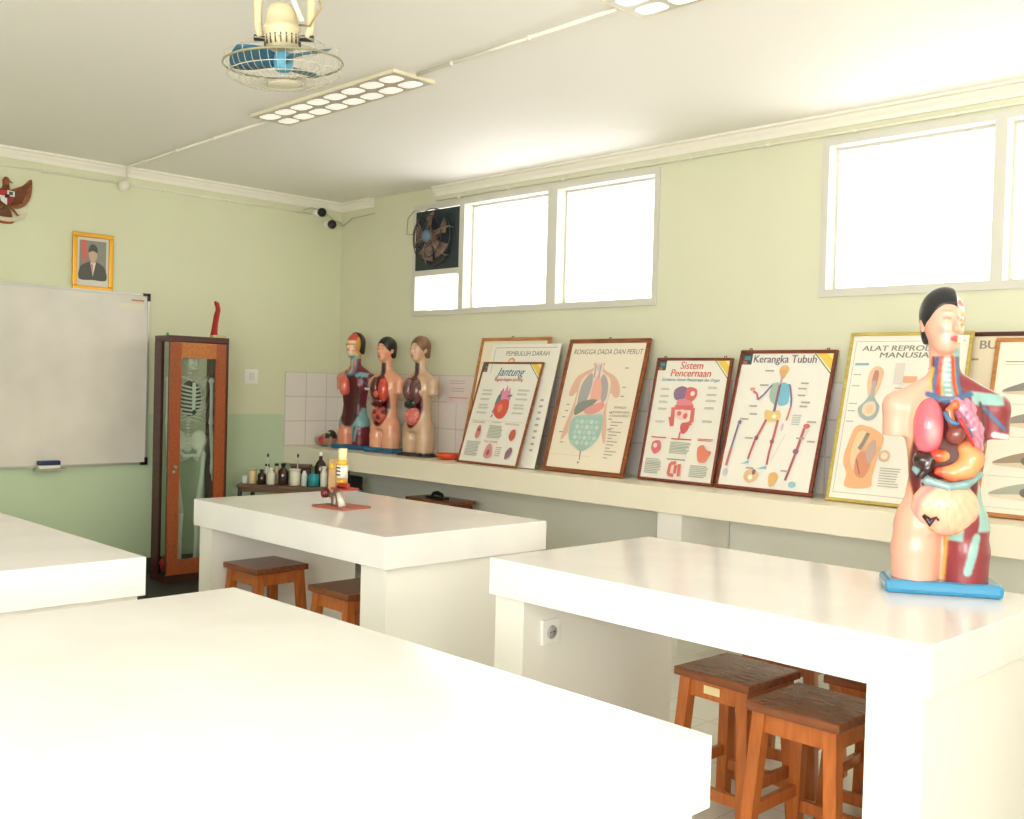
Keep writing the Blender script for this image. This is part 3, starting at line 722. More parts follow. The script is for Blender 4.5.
for s_ in (-1, 1): mb.tube([SM(s_*.012, .06, 1.37), SM(s_*.07, .05, 1.395), SM(s_*.15, .0, 1.405)], .007, M_bone, 8)
mb.build('rib_cage', skt)
sdf_mesh('rib_gap_filler', lambda P: sd_ell(P, (-.005, 0, 1.25), (.05, .085, .125)), (-.08, -.11, 1.1), (.08, .11, 1.4), .008, m=mat('dark_rib_filler', (52, 56, 58), .7), parent=skt)  # dark ellipsoid added inside the ribs to darken the gaps between them
for s_ in (-1, 1):
    mb = MB(); mb._new([SM(s_*.06, -.06, 1.36), SM(s_*.155, -.035, 1.39), SM(s_*.14, -.05, 1.33), SM(s_*.085, -.07, 1.21), SM(s_*.06, -.066, 1.36), SM(s_*.155, -.041, 1.39), SM(s_*.14, -.056, 1.33), SM(s_*.085, -.076, 1.21)], [(0,1,2,3),(7,6,5,4),(0,4,5,1),(1,5,6,2),(2,6,7,3),(3,7,4,0)], M_bone); mb.build('shoulder_blade', skt)
for s_ in (-1, 1):
    mb = MB(); sh_ = SM(s_*.172, -.01, 1.375); el = SM(s_*.175, -.01, 1.07); wr = SM(s_*.17, .03, .83)
    mb.ball(sh_, .023, M_bone); mb.tube([sh_, SM(s_*.176, -.01, 1.3), SM(s_*.175, -.01, 1.13), el], [.016, .013, .013, .020], M_bone, 8)
    mb.tube([el, SM(s_*.167, .01, .95), wr], [.014, .009, .011], M_bone, 6); mb.tube([el, SM(s_*.182, .01, .95), SM(s_*.182, .03, .83)], [.012, .009, .010], M_bone, 6)
    mb.ball(SM(s_*.175, .035, .815), (.014, .022, .02), M_bone)
    for f_ in range(5):
        o_ = (f_-2)*.011; L_ = (.09, .135, .15, .14, .11)[f_]
        mb.tube([SM(s_*(.175+o_*.6), .035, .81), SM(s_*(.175+o_), .042, .81-L_*.5), SM(s_*(.175+o_*1.1), .055, .81-L_)], [.005, .0045, .003], M_bone, 6)
    mb.build('arm', skt)
def pel(P):
    d = None
    for s_ in (-1, 1):
        w_ = sd_ell(P, SM(s_*.082, -.02, .955), (.045, .062, .075)); w_ = smax(w_, -sd_ell(P, SM(s_*.055, .03, .97), (.05, .062, .08)), .008)
        lo = sd_path(P, [SM(s_*.09, .0, .90), SM(s_*.06, .03, .85), SM(s_*.008, .045, .855)], [.02, .013, .012]); lo2 = sd_path(P, [SM(s_*.09, -.01, .90), SM(s_*.06, 0, .82), SM(s_*.025, .035, .84)], [.02, .012, .010])
        q = smin(smin(w_, lo, .01), lo2, .01); d = q if d is None else np.minimum(d, q)
    return smin(d, sd_ell(P, SM(0, -.045, .925), (.02, .045, .06)), .01)
sdf_mesh('pelvis', pel, (-.1, -.15, .78), (.08, .15, 1.06), .006, m=M_bone, parent=skt)
for s_ in (-1, 1):
    mb = MB(); hp = SM(s_*.095, 0, .885); kn = SM(s_*.072, .01, .48); an = SM(s_*.065, -.005, .09)
    mb.ball(hp, .022, M_bone); mb.tube([hp, SM(s_*.115, 0, .86), SM(s_*.1, .01, .72), kn], [.018, .022, .017, .028], M_bone, 8)
    mb.ball(SM(s_*.072, .035, .475), (.012, .018, .02), M_bone)
    mb.tube([SM(s_*.07, .01, .455), SM(s_*.066, .005, .3), an], [.028, .016, .018], M_bone, 8); mb.tube([SM(s_*.098, -.005, .44), SM(s_*.092, -.01, .1)], .006, M_bone, 6)
    mb.ball(SM(s_*.066, -.03, .072), (.03, .02, .018), M_bone)
    for f_ in range(5): o_ = (f_-2)*.012; mb.tube([SM(s_*(.068+o_*.5), 0, .085), SM(s_*(.072+o_*1.1), .065, .068), SM(s_*(.074+o_*1.3), .115-.006*f_, .064)], [.008, .006, .004], M_bone, 6)
    mb.build('leg', skt)
def skull(P):
    d = sd_ell(P, SM(0, -.01, 1.565), (.085, .066, .068)); d = smin(d, sd_ell(P, SM(0, .035, 1.515), (.035, .045, .045)), .02)
    d = smin(d, sd_path(P, [SM(-.05, .0, 1.51), SM(-.03, .045, 1.462), SM(0, .066, 1.455), SM(.03, .045, 1.462), SM(.05, 0, 1.51)], [.012]*5), .008)
    for s_ in (-1, 1): d = smax(d, -sd_ell(P, SM(s_*.027, .07, 1.54), (.03, .016, .016)), .004)
    d = smax(d, -sd_ell(P, SM(0, .08, 1.512), (.02, .008, .014)), .004)
    return smax(d, -sd_ell(P, SM(0, .02, 1.483), (.07, .022, .006)), .003)
sdf_mesh('skull', skull, (-.11, -.08, 1.43), (.1, .08, 1.64), .0055, m=M_bone, parent=skt)
mb = MB(); mb.cyl((0, 0, 1.62), (0, 0, ch-.041), .003, M_steel); mb.build('hook', skt)

# red bag, horn on top, small items on the cabinet
M_red = mat('red_plastic', (172, 34, 30), .3, bump=.5, bscale=30)
t = thing('plastic_bag', 'small red plastic bag with handle on the cabinet floor', 'bag', (.345, -1.605, .061), (0, 0, 1.57))
def bag(P): return smin(sd_ell(P, (0, 0, .065), (.06, .035, .062)), sd_ell(P, (0, 0, .115), (.03, .018, .03)), .03) + .004*np.sin(P[..., 0]*140)*np.sin(P[..., 2]*90)
sdf_mesh('sack', bag, (-.09, -.06, -.01), (.09, .06, .17), .006, m=M_red, parent=t)
mb = MB(); mb.tube([(.012, -.012, .13), (.02, -.03, .19), (.02, -.02, .225), (.02, .0, .19), (.01, .01, .13)], .005, M_red, 8); mb.build('handle', t)
t = thing('ribbon_bundle', 'narrow red cloth ribbon standing upright on the cabinet top', 'ribbon', (.31, -1.268, ch+.0105))
def horn(P): return sd_path(P, [(0,-.012,.0),(0,-.006,.08),(0,.004,.15),(0,.016,.2),(0,.008,.235),(0,-.006,.25)], [.038,.030,.026,.024,.020,.012], fl=.6) + .002*np.sin(P[...,1]*260)
sdf_mesh('folded_cloth', lambda P: smax(horn(P), -P[..., 2], .003), (-.04, -.07, -.006), (.04, .06, .27), .005, m=mat('red_cloth', (168, 28, 24), .6), parent=t)
mb = MB(); mb.box((.31, -1.30, ch), (.395, -1.235, ch+.0), M_cream) if 0 else None
mb.bm.free()
mb = MB(); mb.box((-.03, -.05, 0), (.03, .05, .018), mat('tan_paper', (206, 184, 132), .7), bev=.002); 
tag(mb.build('paper_box', loc=(.375, -1.285, ch+.0105)), 'flat tan box on the right end of the cabinet top', 'box')
mb = MB(); mb.lathe([(.0001,0),(.010,0),(.010,.012),(.006,.016),(.006,.022),(.0001,.022)], mat('green_plastic', (70, 150, 100), .4), 14); tag(mb.build('green_cap', loc=(.3, -1.62, ch+.0105)), 'tiny green cap on the left end of the cabinet top', 'cap')

# ------------------------------------------------------------------ bottle rack
t = thing('bottle_table', 'low brown side table crowded with reagent bottles in the corner', 'table', (.655, -.92, 0), (0, 0, math.radians(36.6)))
M_bt = mat('brown_metal', (104, 78, 60), .5)
mb = MB(); mb.box((-.34, 0, .63), (.36, .27, .655), M_bt, bev=.003); mb.build('top', t)
for x in (-.32, .34):
    for y in (.02, .25): mb = MB(); mb.box((x-.012, y-.012, 0), (x+.012, y+.012, .63), M_dgrey); mb.build('leg', t)
mb = MB(); mb.box((-.31, .012, .60), (.33, .026, .63), M_bt); mb.box((-.31, .244, .60), (.33, .258, .63), M_bt); mb.build('rail', t)
def bottle(name, label, cat, loc, r, h, body, cap=None, neck=.35, shoulder=.72, capc=None, lab=None, rough=.15):
    t = thing(name, label, cat, loc, group='reagent bottles and jars on the corner table')
    nr = r*neck; zs = h*shoulder
    mb = MB(); mb.lathe([(.0001,0),(r*.9,0),(r,.006),(r,zs*.86),(r*.85,zs*.95),(nr,zs+ (h-zs)*.25),(nr,h*.93),(.0001,h*.93)], body, 20); mb.build('body', t)
    if capc: mb = MB(); mb.cyl((0,0,h*.88), (0,0,h), nr*1.25, capc, n=16); mb.build('cap', t)
    if lab: mb = MB(); mb.lathe([(r*1.01, zs*.25), (r*1.01, zs*.7)], lab, 20); mb.build('label', t)
M_amb = mat('amber_glass', (48, 22, 12), .1, coat=.5); M_wpl = mat('white_plastic_bottle', (222, 218, 200), .4); M_teal = mat('teal_liquid', (30, 140, 150), .15)
M_clr = mat('frosted_bottle', (196, 206, 196), .25); M_bg = mat('beige_plastic', (206, 186, 140), .45)
zt = .6555
M_lab = mat('bottle_label', (230, 226, 214), .6)
bottle('beaker', 'clear glass beaker at the far left end of the bottle row', 'beaker', (.378, -1.05, zt), .024, .06, M_clr, neck=.9, shoulder=.95)
bottle('plastic_jar', 'beige plastic jar without neck, left of the small amber bottle', 'jar', (.420, -1.015, zt), .029, .11, M_bg, neck=.9, shoulder=.95, capc=M_bg)
bottle('amber_bottle', 'small squat amber bottle beside the beige jar', 'bottle', (.475, -.972, zt), .030, .105, M_amb, neck=.4, capc=M_blk)
bottle('white_bottle', 'white plastic bottle with a pair of black caps behind it', 'bottle', (.532, -.930, zt), .031, .118, M_wpl, neck=.5, capc=M_wpl)
bottle('amber_bottle', 'larger dark bottle with black cap in the middle of the bottle row', 'bottle', (.604, -.876, zt), .038, .155, M_amb, neck=.35, capc=M_blk)
bottle('plastic_jar', 'wide off-white jar right of the larger dark bottle', 'jar', (.676, -.822, zt), .037, .118, M_wpl, neck=.9, shoulder=.95, capc=M_wpl)
bottle('clear_bottle', 'slim frosted bottle with black cap between white jar and teal jar', 'bottle', (.735, -.785, zt), .022, .125, M_clr, neck=.5, capc=M_blk)
bottle('teal_jar', 'jar of teal blue liquid near the right end of the bottle row', 'jar', (.790, -.740, zt), .040, .095, M_teal, neck=.85, shoulder=.9)
bottle('white_bottle', 'tall narrow white bottle right of the teal jar', 'bottle', (.850, -.698, zt), .024, .145, M_wpl, neck=.6, capc=M_wpl)
bottle('amber_bottle', 'tallest amber bottle with white cap, rear right of the table', 'bottle', (.745, -.655, zt), .040, .24, M_amb, neck=.32, capc=mp, shoulder=.7)
bottle('white_bottle', 'rear white bottle with black cap behind the front row', 'bottle', (.437, -.905, zt), .026, .14, M_wpl, neck=.5, capc=M_blk)
bottle('white_bottle', 'rear beige bottle with black cap beside the other rear bottle', 'bottle', (.490, -.860, zt), .024, .145, M_bg, neck=.5, capc=M_blk)
t = thing('instrument_box', 'dark flat instrument case lying behind the white jar', 'case', (.612, -.735, zt), (0, 0, math.radians(36)))
mb = MB(); mb.box((-.07, -.025, 0), (.07, .03, .125), mat('brown_leatherette', (88, 66, 56), .6), bev=.006); mb.build('case_body', t)
mb = MB(); mb.box((-.075, -.03, .125), (.075, .035, .145), mat('brown_lid', (104, 80, 66), .5), bev=.005); mb.build('lid', t)
for x, y, zb, top, l in ((.500, -.945, .655, .868, 'thin glass pipette with dark bulb standing behind the small amber bottle'), (.655, -.795, .655, .872, 'thin glass pipette with dark bulb standing behind the wide white jar')):
    t = thing('pipette', l, 'pipette', (x, y, zb), group='pipettes on the bottle table')
    mb = MB(); mb.cyl((0, 0, 0), (.004, .004, top-zb-.02), .0035, M_clr, n=8); mb.build('glass_stem', t)
    mb = MB(); mb.ball((.004, .004, top-zb-.006), (.008, .008, .015), M_blk, 10, 8); mb.build('bulb', t)

# things below the worktop
t = thing('storage_stand', 'low brown wooden stand under the worktop with a black clip on it', 'stand', (1.6, -.25, 0))
mb = MB(); mb.box((-.235, -.12, .595), (.235, .12, .62), W_stool_dark, bev=.003); mb.build('top', t)
mb = MB(); mb.box((-.22, -.105, .54), (.22, .105, .595), wood('stand_apron', (96, 44, 22), (130, 66, 34))); mb.build('apron', t)
for sx in (-1, 1):
    for sy in (-1, 1): mb = MB(); mb.box((sx*.21-.015, sy*.095-.015, 0), (sx*.21+.015, sy*.095+.015, .54), W_stool_dark); mb.build('leg', t)
mb = MB(); mb.tube([(-.06,0,.008),(-.04,0,.03),(0,0,.036),(.05,0,.028),(.07,0,.008)], [.006,.012,.016,.012,.006], M_blk); mb.box((-.09,-.03,0),(.09,.03,.012), M_blk)
tag(mb.build('black_clip', loc=(1.58, -.26, .6205)), 'black humped clip lying on the low wooden stand', 'clip')
# low bench under worktop in the corner
t = thing('low_bench', 'dark low bench in the corner under the worktop', 'bench', (.78, -.27, 0))
mb = MB(); mb.box((-.28, -.14, .5), (.5, .14, .52), W_dark, bev=.002); mb.build('top', t)
for x in (-.25, .47): mb = MB(); mb.box((x-.02, -.13, 0), (x+.02, .13, .5), W_dark); mb.build('leg', t)
t = thing('paper_cup', 'white cup upside down on the dark bench under the worktop', 'cup', (.68, -.28, .5205))
mb = MB(); mb.lathe([(.042,0),(.040,.004),(.033,.075),(.0001,.075)], mat('cup_white', (226, 226, 226), .4), 20); mb.build('cup_body', t); mb = MB(); ring(mb, .042, .003, .003, mat('cup_white', (226,226,226))); mb.build('rim', t)
mb = MB(); mb.box((-.1, -.06, 0), (.1, .06, .17), mat('black_case', (30, 30, 30), .5), bev=.01); mb.cyl((-.03, 0, .17), (-.03, 0, .2), .02, M_blk); tag(mb.build('equipment_case', loc=(.53, -.25, .5205)), 'black equipment case on the dark bench, left of the white cup', 'case')

# ------------------------------------------------------------------ microscope on the middle table
t = thing('microscope', 'small model microscope with yellow and white tube on a reddish board', 'microscope', (2.895, -1.985, .8), (0, 0, math.radians(6)), scale=.88)
M_rb = mat('red_brown_board', (170, 96, 76), .5, var=.1, bscale=20); M_redp = mat('red_paint', (176, 56, 44), .4)
mb = MB(); mb.box((-.128, -.10, .0), (.128, .10, .012), M_rb, bev=.002); mb.build('base_board', t)
mb = MB(); mb.box((-.085, -.025, .07), (-.03, -.005, .262), mat('tan_arm', (206, 166, 122), .5), bev=.003); mb.build('arm', t)
mb = MB(); mb.cyl((-.058, -.0255, .222), (-.058, -.030, .222), .019, mat('yellow_disc', (240, 190, 50), .4), n=20); mb.build('disc', t)
mb = MB(); mb.cyl((.025, -.02, .115), (.025, -.02, .13), .026, M_blk, n=20); mb.cyl((.025, -.02, .13), (.025, -.02, .165), .029, mat('golden_band', (214, 160, 60), .35, .3), n=24)
mb.cyl((.025, -.02, .165), (.025, -.02, .235), .03, mat('tube_white', (238, 236, 228), .4), n=24); mb.cyl((.025, -.02, .235), (.025, -.02, .262), .029, mat('yellow_band', (238, 186, 48), .4), n=24)
mb.cyl((.025, -.02, .262), (.025, -.02, .325), .024, mat('ivory_cap', (244, 236, 186), .4), n=24)
for z in (.180, .200, .218): mb.box((.012, -.0515, z), (.042, -.0495, z+.007), M_blk)
mb.build('tube', t)
mb = MB(); mb.box((-.03, -.055, .10), (.095, .04, .112), M_redp, bev=.002); mb.box((.03, -.05, .12), (.1, -.03, .14), M_redp, bev=.002); mb.build('stage', t)
mb = MB(); mb.cyl((-.085, -.03, .075), (-.085, -.055, .075), .026, mat('dark_red_wheel', (92, 26, 24), .35), n=20); mb.cyl((-.085, -.055, .075), (-.085, -.058, .075), .012, M_redp, n=16); mb.build('focus_wheel', t)
def foot(P): return smin(sd_path(P, [(-.03,-.02,.012),(-.03,-.02,.06),(-.01,-.02,.1)], [.026,.02,.02]), sd_cap(P, (-.04,-.03,.06), (-.08,-.03,.075), .014), .01)
sdf_mesh('stand_foot', lambda P: smax(foot(P), .012-P[...,2], .002), (-.12,-.07,0), (.04,.03,.13), .005, m=mat('foot_metal', (128, 112, 100), .35, .5), parent=t)
mb = MB(); mb.cyl((.06, -.045, .012), (.02, -.04, .085), .021, mat('mirror_white', (226, 220, 206), .3), r1=.013, n=16); mb.build('illuminator', t)

# ------------------------------------------------------------------ charts
def chart(label, xl, xr, yb, height, ytop, frame, fw_, sheet, draw, ft=.018, z=.894, rot=0, hang=True, hook=None):
    W = xr-xl; Hh = height; tilt = math.asin(min(.9, (ytop-yb)/Hh))
    t = thing('framed_chart', label, 'chart', ((xl+xr)/2, yb, z+.001+ft*math.sin(tilt)), (-tilt, 0, math.radians(rot)), group='anatomy and biology charts leaning on the tiled wall')
    mb = MB()
    if frame:
        for (a, b, c, d) in ((-W/2, 0, W/2, fw_), (-W/2, Hh-fw_, W/2, Hh), (-W/2, fw_, -W/2+fw_, Hh-fw_), (W/2-fw_, fw_, W/2, Hh-fw_)): mb.box((a, 0, b), (c, ft, d), frame, bev=.003)
    mb.box((-W/2+.004, ft*.75, .004), (W/2-.004, ft*.98, Hh-.004), mat('chart_backing', (150, 120, 84), .8)); mb.build('frame' if frame else 'backing', t)
    w2, h2 = W-2*fw_, Hh-2*fw_
    A = Art(w2, h2, ft*.5); A.k = 0; A.mb.box((-w2/2, ft*.5, 0), (w2/2, ft*.74, h2), flat(sheet, .4)); draw(A); A.mb.build('print', t, loc=(0, 0, fw_), fixn=False)
    for u in (hook or ()):
        mb = MB(); mb.tube([((u-.5)*W-.008, ft*.5, Hh-.002), ((u-.5)*W-.006, ft*.5, Hh+.01), ((u-.5)*W+.006, ft*.5, Hh+.01), ((u-.5)*W+.008, ft*.5, Hh-.002)], .0025, M_dgrey, 6); mb.build('hanger', t)
    return t
CR = (234, 224, 204); GR = (150, 146, 138); TX = (172, 168, 160)
def corner_marks(A, ye=True):
    A.rect(0, 0, .11, .085, (36, 42, 52)); A.rect(.02, .02, .09, .05, (40, 120, 124)); A.rect(.01, .06, .06, .08, (176, 70, 50))
    if ye: A.poly([(.82, 0), (1, .13), (1, 0)], (232, 196, 60)); A.line([(.8, 0), (1, .15)], .012, (90, 130, 70)); A.poly([(.93, 0), (1, .05), (1, 0)], (250, 232, 120))
def d_back(A): pass
def d_white(A):
    A.line([(.06, .03), (.96, .03)], .006, GR); A.line([(.06, .03), (.06, .97)], .006, GR)
    A.text('PEMBULUH DARAH', .55, .082, .046, (92, 92, 88), bold=.0006, sx=1.0)
    A.ell(.34, .145, .05, .03, (200, 150, 110)); A.ell(.34, .15, .032, .02, (236, 214, 180))
    A.rows(.88, .45, .93, .9, 9, TX)
def d_jantung(A):
    corner_marks(A)
    A.text('Jantung', .50, .085, .084, (44, 98, 136), shear=.35, bold=.002); A.text('Bagian-bagian Jantung', .50, .160, .032, (190, 62, 52), shear=.2, bold=.001)
    A.blob([(.42,.36),(.45,.25),(.49,.28),(.52,.22),(.55,.28),(.57,.24),(.60,.30),(.62,.34),(.60,.40),(.5,.42)], (214, 120, 160))
    A.blob([(.40,.33),(.45,.31),(.46,.40),(.42,.46),(.38,.42)], (78, 100, 126)); A.line([(.56,.33),(.64,.32)], .02, (90, 90, 110)); A.line([(.44,.28),(.43,.42),(.37,.5)], .022, (80, 92, 130))
    A.blob([(.40,.42),(.47,.37),(.56,.36),(.62,.39),(.63,.47),(.59,.54),(.51,.56),(.43,.53),(.38,.48)], (206, 58, 44)); A.blob([(.44,.44),(.50,.41),(.53,.46),(.48,.5)], (232, 104, 76))
    A.line([(.39,.52),(.37,.55)], .02, (90, 92, 124))
    for v in (.27,.31,.36,.42,.45,.50): A.rows(.1, v, .29, v+.02, 2, TX, .5); A.rows(.72, v-.01, .92, v+.01, 2, TX, .5)
    A.line([(.04,.585),(.96,.585)], .004, (206, 180, 160)); A.rows(.08,.595,.34,.62,2,GR); A.rows(.42,.595,.6,.61,1,GR); A.rows(.66,.6,.94,.62,2,GR)
    A.blob([(.2,.65),(.25,.64),(.27,.72),(.24,.77),(.19,.75)], (200, 110, 104)); A.ell(.235,.68,.025,.02,(110,50,60)); A.rows(.4,.63,.66,.76,9,(168,176,160),.6)
    A.blob([(.80,.67),(.86,.66),(.88,.73),(.83,.77),(.78,.73)], (178, 60, 42)); A.text('Bagian Jantung', .5, .79, .022, (196, 96, 60)); 
    A.rows(.08,.80,.33,.95,10,(172,176,164),.6); A.blob([(.45,.84),(.5,.81),(.55,.85),(.57,.93),(.5,.96),(.43,.93)], (206, 132, 134)); A.ell(.5,.9,.03,.03,(170,60,80))
    A.blob([(.80,.88),(.86,.83),(.9,.86),(.87,.92),(.81,.95)], (118, 70, 104)); A.rows(.62,.84,.72,.94,5,TX)
def d_rongga(A):
    A.text('RONGGA DADA DAN PERUT', .5, .072, .047, (96, 94, 88), shear=.2, bold=.0008, sx=.88)
    A.blob([(.36,.16),(.36,.20),(.28,.225),(.17,.27),(.12,.34),(.10,.42),(.16,.43),(.20,.40),(.19,.52),(.14,.66),(.12,.78),(.20,.72),(.30,.55),(.5,.5),(.62,.56),(.66,.72),(.72,.79),(.70,.66),(.65,.52),(.66,.40),(.72,.43),(.78,.42),(.76,.34),(.68,.27),(.55,.225),(.50,.20),(.50,.16)], (220, 168, 146))
    A.blob([(.37,.17),(.43,.155),(.49,.17),(.50,.23),(.62,.29),(.65,.4),(.62,.55),(.65,.72),(.55,.82),(.42,.86),(.28,.82),(.20,.72),(.22,.55),(.22,.4),(.24,.29),(.36,.23)], (232, 210, 190))
    A.blob([(.33,.25),(.38,.26),(.39,.36),(.36,.46),(.26,.52),(.24,.42),(.26,.32)], (152, 152, 156)); A.blob([(.50,.26),(.56,.27),(.61,.34),(.62,.44),(.57,.47),(.52,.38)], (160, 152, 160))
    A.blob([(.42,.28),(.48,.27),(.54,.38),(.53,.46),(.42,.46),(.40,.36)], (232, 166, 148)); A.line([(.39,.17),(.40,.28)], .02, (170, 150, 170)); A.line([(.46,.17),(.46,.28)], .02, (170, 150, 170)); A.ell(.43,.2,.02,.03,(196,190,200))
    A.blob([(.24,.50),(.36,.46),(.50,.455),(.44,.51),(.34,.55),(.24,.58)], (118, 124, 118)); A.blob([(.36,.54),(.45,.50),(.58,.47),(.62,.50),(.55,.55),(.42,.57)], (222, 138, 132))
    A.blob([(.24,.60),(.36,.58),(.52,.57),(.62,.57),(.65,.66),(.62,.76),(.52,.83),(.44,.86),(.34,.83),(.24,.77),(.21,.68)], (150, 190, 180)); 
    for r in range(5):
        for c in range(5): A.ell(.30+c*.066+(r%2)*.02, .63+r*.042, .026, .017, (196, 214, 200) if (r+c)%2 else (170, 204, 194))
    A.line([(.44,.86),(.45,.93)], .012, (120, 120, 110)); A.ell(.44,.95,.012,.008,(90,90,90))
    A.text('RONGGA', .84, .51, .020, (90, 88, 84)); A.text('a. RONGGA DADA', .85, .545, .017, (90, 88, 84)); A.text('b. RONGGA PERUT', .85, .575, .017, (90, 88, 84))
    for k in range(12): A.rows(.76, .62+k*.025, .92-.05*(k%3), .626+k*.025, 1, GR, 1)
    for u, v in ((.8,.2),(.82,.35),(.82,.42),(.12,.5),(.12,.55),(.1,.6),(.1,.72),(.14,.8),(.72,.55),(.73,.6),(.74,.68)): A.rows(u, v, u+.05, v+.008, 1, GR, 1)
    A.line([(.05,.9),(.6,.9)], .003, (196, 180, 140))
def d_sistem(A):
    corner_marks(A); A.text('Sistem', .48, .045, .060, (200, 66, 56), shear=.15, bold=.0018); A.text('Pencernaan', .48, .11, .060, (200, 66, 56), shear=.15, bold=.0018)
    A.text('Gambaran Sistem Pencernaan dan Organ', .49, .165, .025, (52, 110, 150), shear=.2, bold=.0006, sx=.95)
    A.blob([(.30,.25),(.40,.22),(.50,.25),(.48,.31),(.36,.34),(.30,.31)], (120, 92, 130)); A.blob([(.48,.23),(.60,.24),(.62,.30),(.56,.35),(.47,.36),(.46,.30)], (212, 90, 92)); A.ell(.56,.28,.03,.02,(246,214,206))
    A.blob([(.38,.33),(.54,.34),(.60,.40),(.44,.41),(.36,.38)], (216, 116, 130))
    for (a,b,c,d) in ((.32,.40,.34,.56),(.34,.40,.60,.40),(.60,.40,.61,.52),(.61,.52,.50,.56),(.34,.55,.30,.48)): A.line([(a,b),(c,d)], .055, (214, 84, 84))
    A.ell(.46,.46,.09,.045,(240,196,188)); A.ell(.42,.45,.03,.02,(214,84,84)); A.ell(.51,.47,.03,.025,(214,84,84)); A.blob([(.48,.53),(.58,.53),(.58,.58),(.52,.62),(.47,.58)], (208, 72, 72)); A.line([(.48,.6),(.47,.66)], .02, (208,72,72))
    for v in (.24,.3,.35,.41,.52): A.rows(.1, v, .24, v+.02, 2, TX, .5); A.rows(.76, v-.02, .9, v, 2, TX, .5)
    A.rows(.08,.655,.3,.665,1,(196,96,60),1); A.rows(.37,.66,.66,.67,1,(196,96,60),1); A.rows(.74,.65,.96,.672,2,(196,96,60),.6)
    A.blob([(.12,.70),(.22,.69),(.24,.76),(.17,.80),(.11,.76)], (214, 92, 100)); A.ell(.16,.73,.03,.02,(250,210,204)); A.rows(.37,.69,.66,.79,8,(168,176,160),.6)
    A.blob([(.76,.73),(.83,.70),(.88,.74),(.95,.75),(.92,.80),(.88,.84),(.79,.83)], (222, 110, 84)); A.rows(.36,.83,.64,.84,1,GR,1)
    for p in (((.42,.87),(.41,.96)),((.42,.87),(.50,.86)),((.55,.87),(.56,.97)),((.41,.96),(.49,.97)),((.50,.88),(.50,.95))): A.line(list(p), .04, (210, 84, 76))
    A.rows(.06,.84,.3,.97,9,(172,176,164),.6); A.rows(.7,.87,.95,.97,7,(172,176,164),.6)
def d_kerangka(A):
    corner_marks(A); A.text('Kerangka Tubuh', .48, .045, .060, (70, 56, 92), bold=.0014, sx=.95)
    A.ell(.50,.125,.055,.038,(222, 172, 104)); A.blob([(.455,.13),(.53,.13),(.52,.185),(.48,.185)], (214, 160, 96)); A.line([(.49,.17),(.49,.24)], .025, (196, 150, 160))
    A.line([(.40,.235),(.60,.24)], .02, (90, 84, 110)); A.blob([(.40,.24),(.48,.23),(.49,.38),(.43,.37),(.39,.32)], (150, 180, 170)); A.blob([(.50,.23),(.58,.24),(.61,.32),(.60,.38),(.50,.38)], (96, 176, 206)); A.line([(.485,.24),(.475,.48)], .028, (112, 70, 104))
    A.line([(.40,.24),(.33,.31),(.27,.355)], .02, (96, 96, 160)); A.line([(.27,.355),(.25,.31),(.20,.29)], .022, (204, 84, 84)); A.ell(.19,.275,.03,.014,(224,140,120))
    A.line([(.60,.245),(.64,.34),(.65,.40)], .02, (110, 96, 150)); A.line([(.65,.40),(.63,.50)], .02, (204, 90, 90)); A.ell(.60,.55,.014,.03,(214,190,200))
    A.blob([(.39,.43),(.47,.44),(.53,.43),(.56,.47),(.53,.51),(.42,.51),(.38,.47)], (226, 190, 110)); A.ell(.49,.475,.025,.017,(250,240,214))
    A.line([(.41,.50),(.36,.60),(.33,.65)], .026, (186, 80, 80)); A.line([(.33,.65),(.31,.72),(.29,.80)], .022, (176, 60, 70)); A.line([(.54,.50),(.53,.60),(.52,.67)], .026, (170, 76, 90)); A.line([(.52,.67),(.51,.75),(.51,.83)], .022, (176, 60, 70))
    A.ell(.34,.64,.022,.018,(120,60,90)); A.ell(.52,.66,.022,.018,(150,60,80)); A.poly([(.22,.84),(.30,.805),(.31,.83)], (120, 190, 210)); A.poly([(.41,.865),(.51,.835),(.52,.86)], (120, 190, 210))
    A.line([(.11,.54),(.08,.72)], .02, (96, 84, 130)); A.line([(.08,.72),(.06,.86)], .028, (180, 90, 100)); A.ell(.065,.91,.03,.03,(190,190,200)); A.ell(.12,.53,.022,.016,(110,90,140))
    A.line([(.84,.55),(.80,.72)], .028, (170, 70, 90)); A.line([(.80,.72),(.74,.93)], .024, (150, 60, 84)); A.ell(.86,.535,.035,.018,(200,90,80)); A.ell(.795,.72,.03,.02,(130,70,110)); A.ell(.82,.955,.04,.022,(130,180,200))
    A.blob([(.30,.89),(.38,.87),(.44,.90),(.42,.95),(.35,.97),(.29,.94)], (222, 180, 132)); A.ell(.39,.89,.02,.02,(120,70,90)); A.ell(.36,.93,.025,.018,(250,240,220))
    A.blob([(.56,.90),(.62,.88),(.66,.91),(.63,.97),(.58,.98)], (220, 168, 96))
    for u, v in ((.3,.13),(.27,.24),(.72,.22),(.70,.26),(.71,.31),(.76,.36),(.75,.39),(.2,.4),(.22,.46),(.78,.62),(.22,.64),(.12,.5),(.86,.5),(.68,.86),(.3,.86),(.9,.64)): A.rows(u, v, u+.1, v+.012, 1, TX, 1)
    A.rows(.7,.46,.8,.54,5,(190,196,190),.6); A.line([(.66,.6),(.56,.8)], .003, TX)
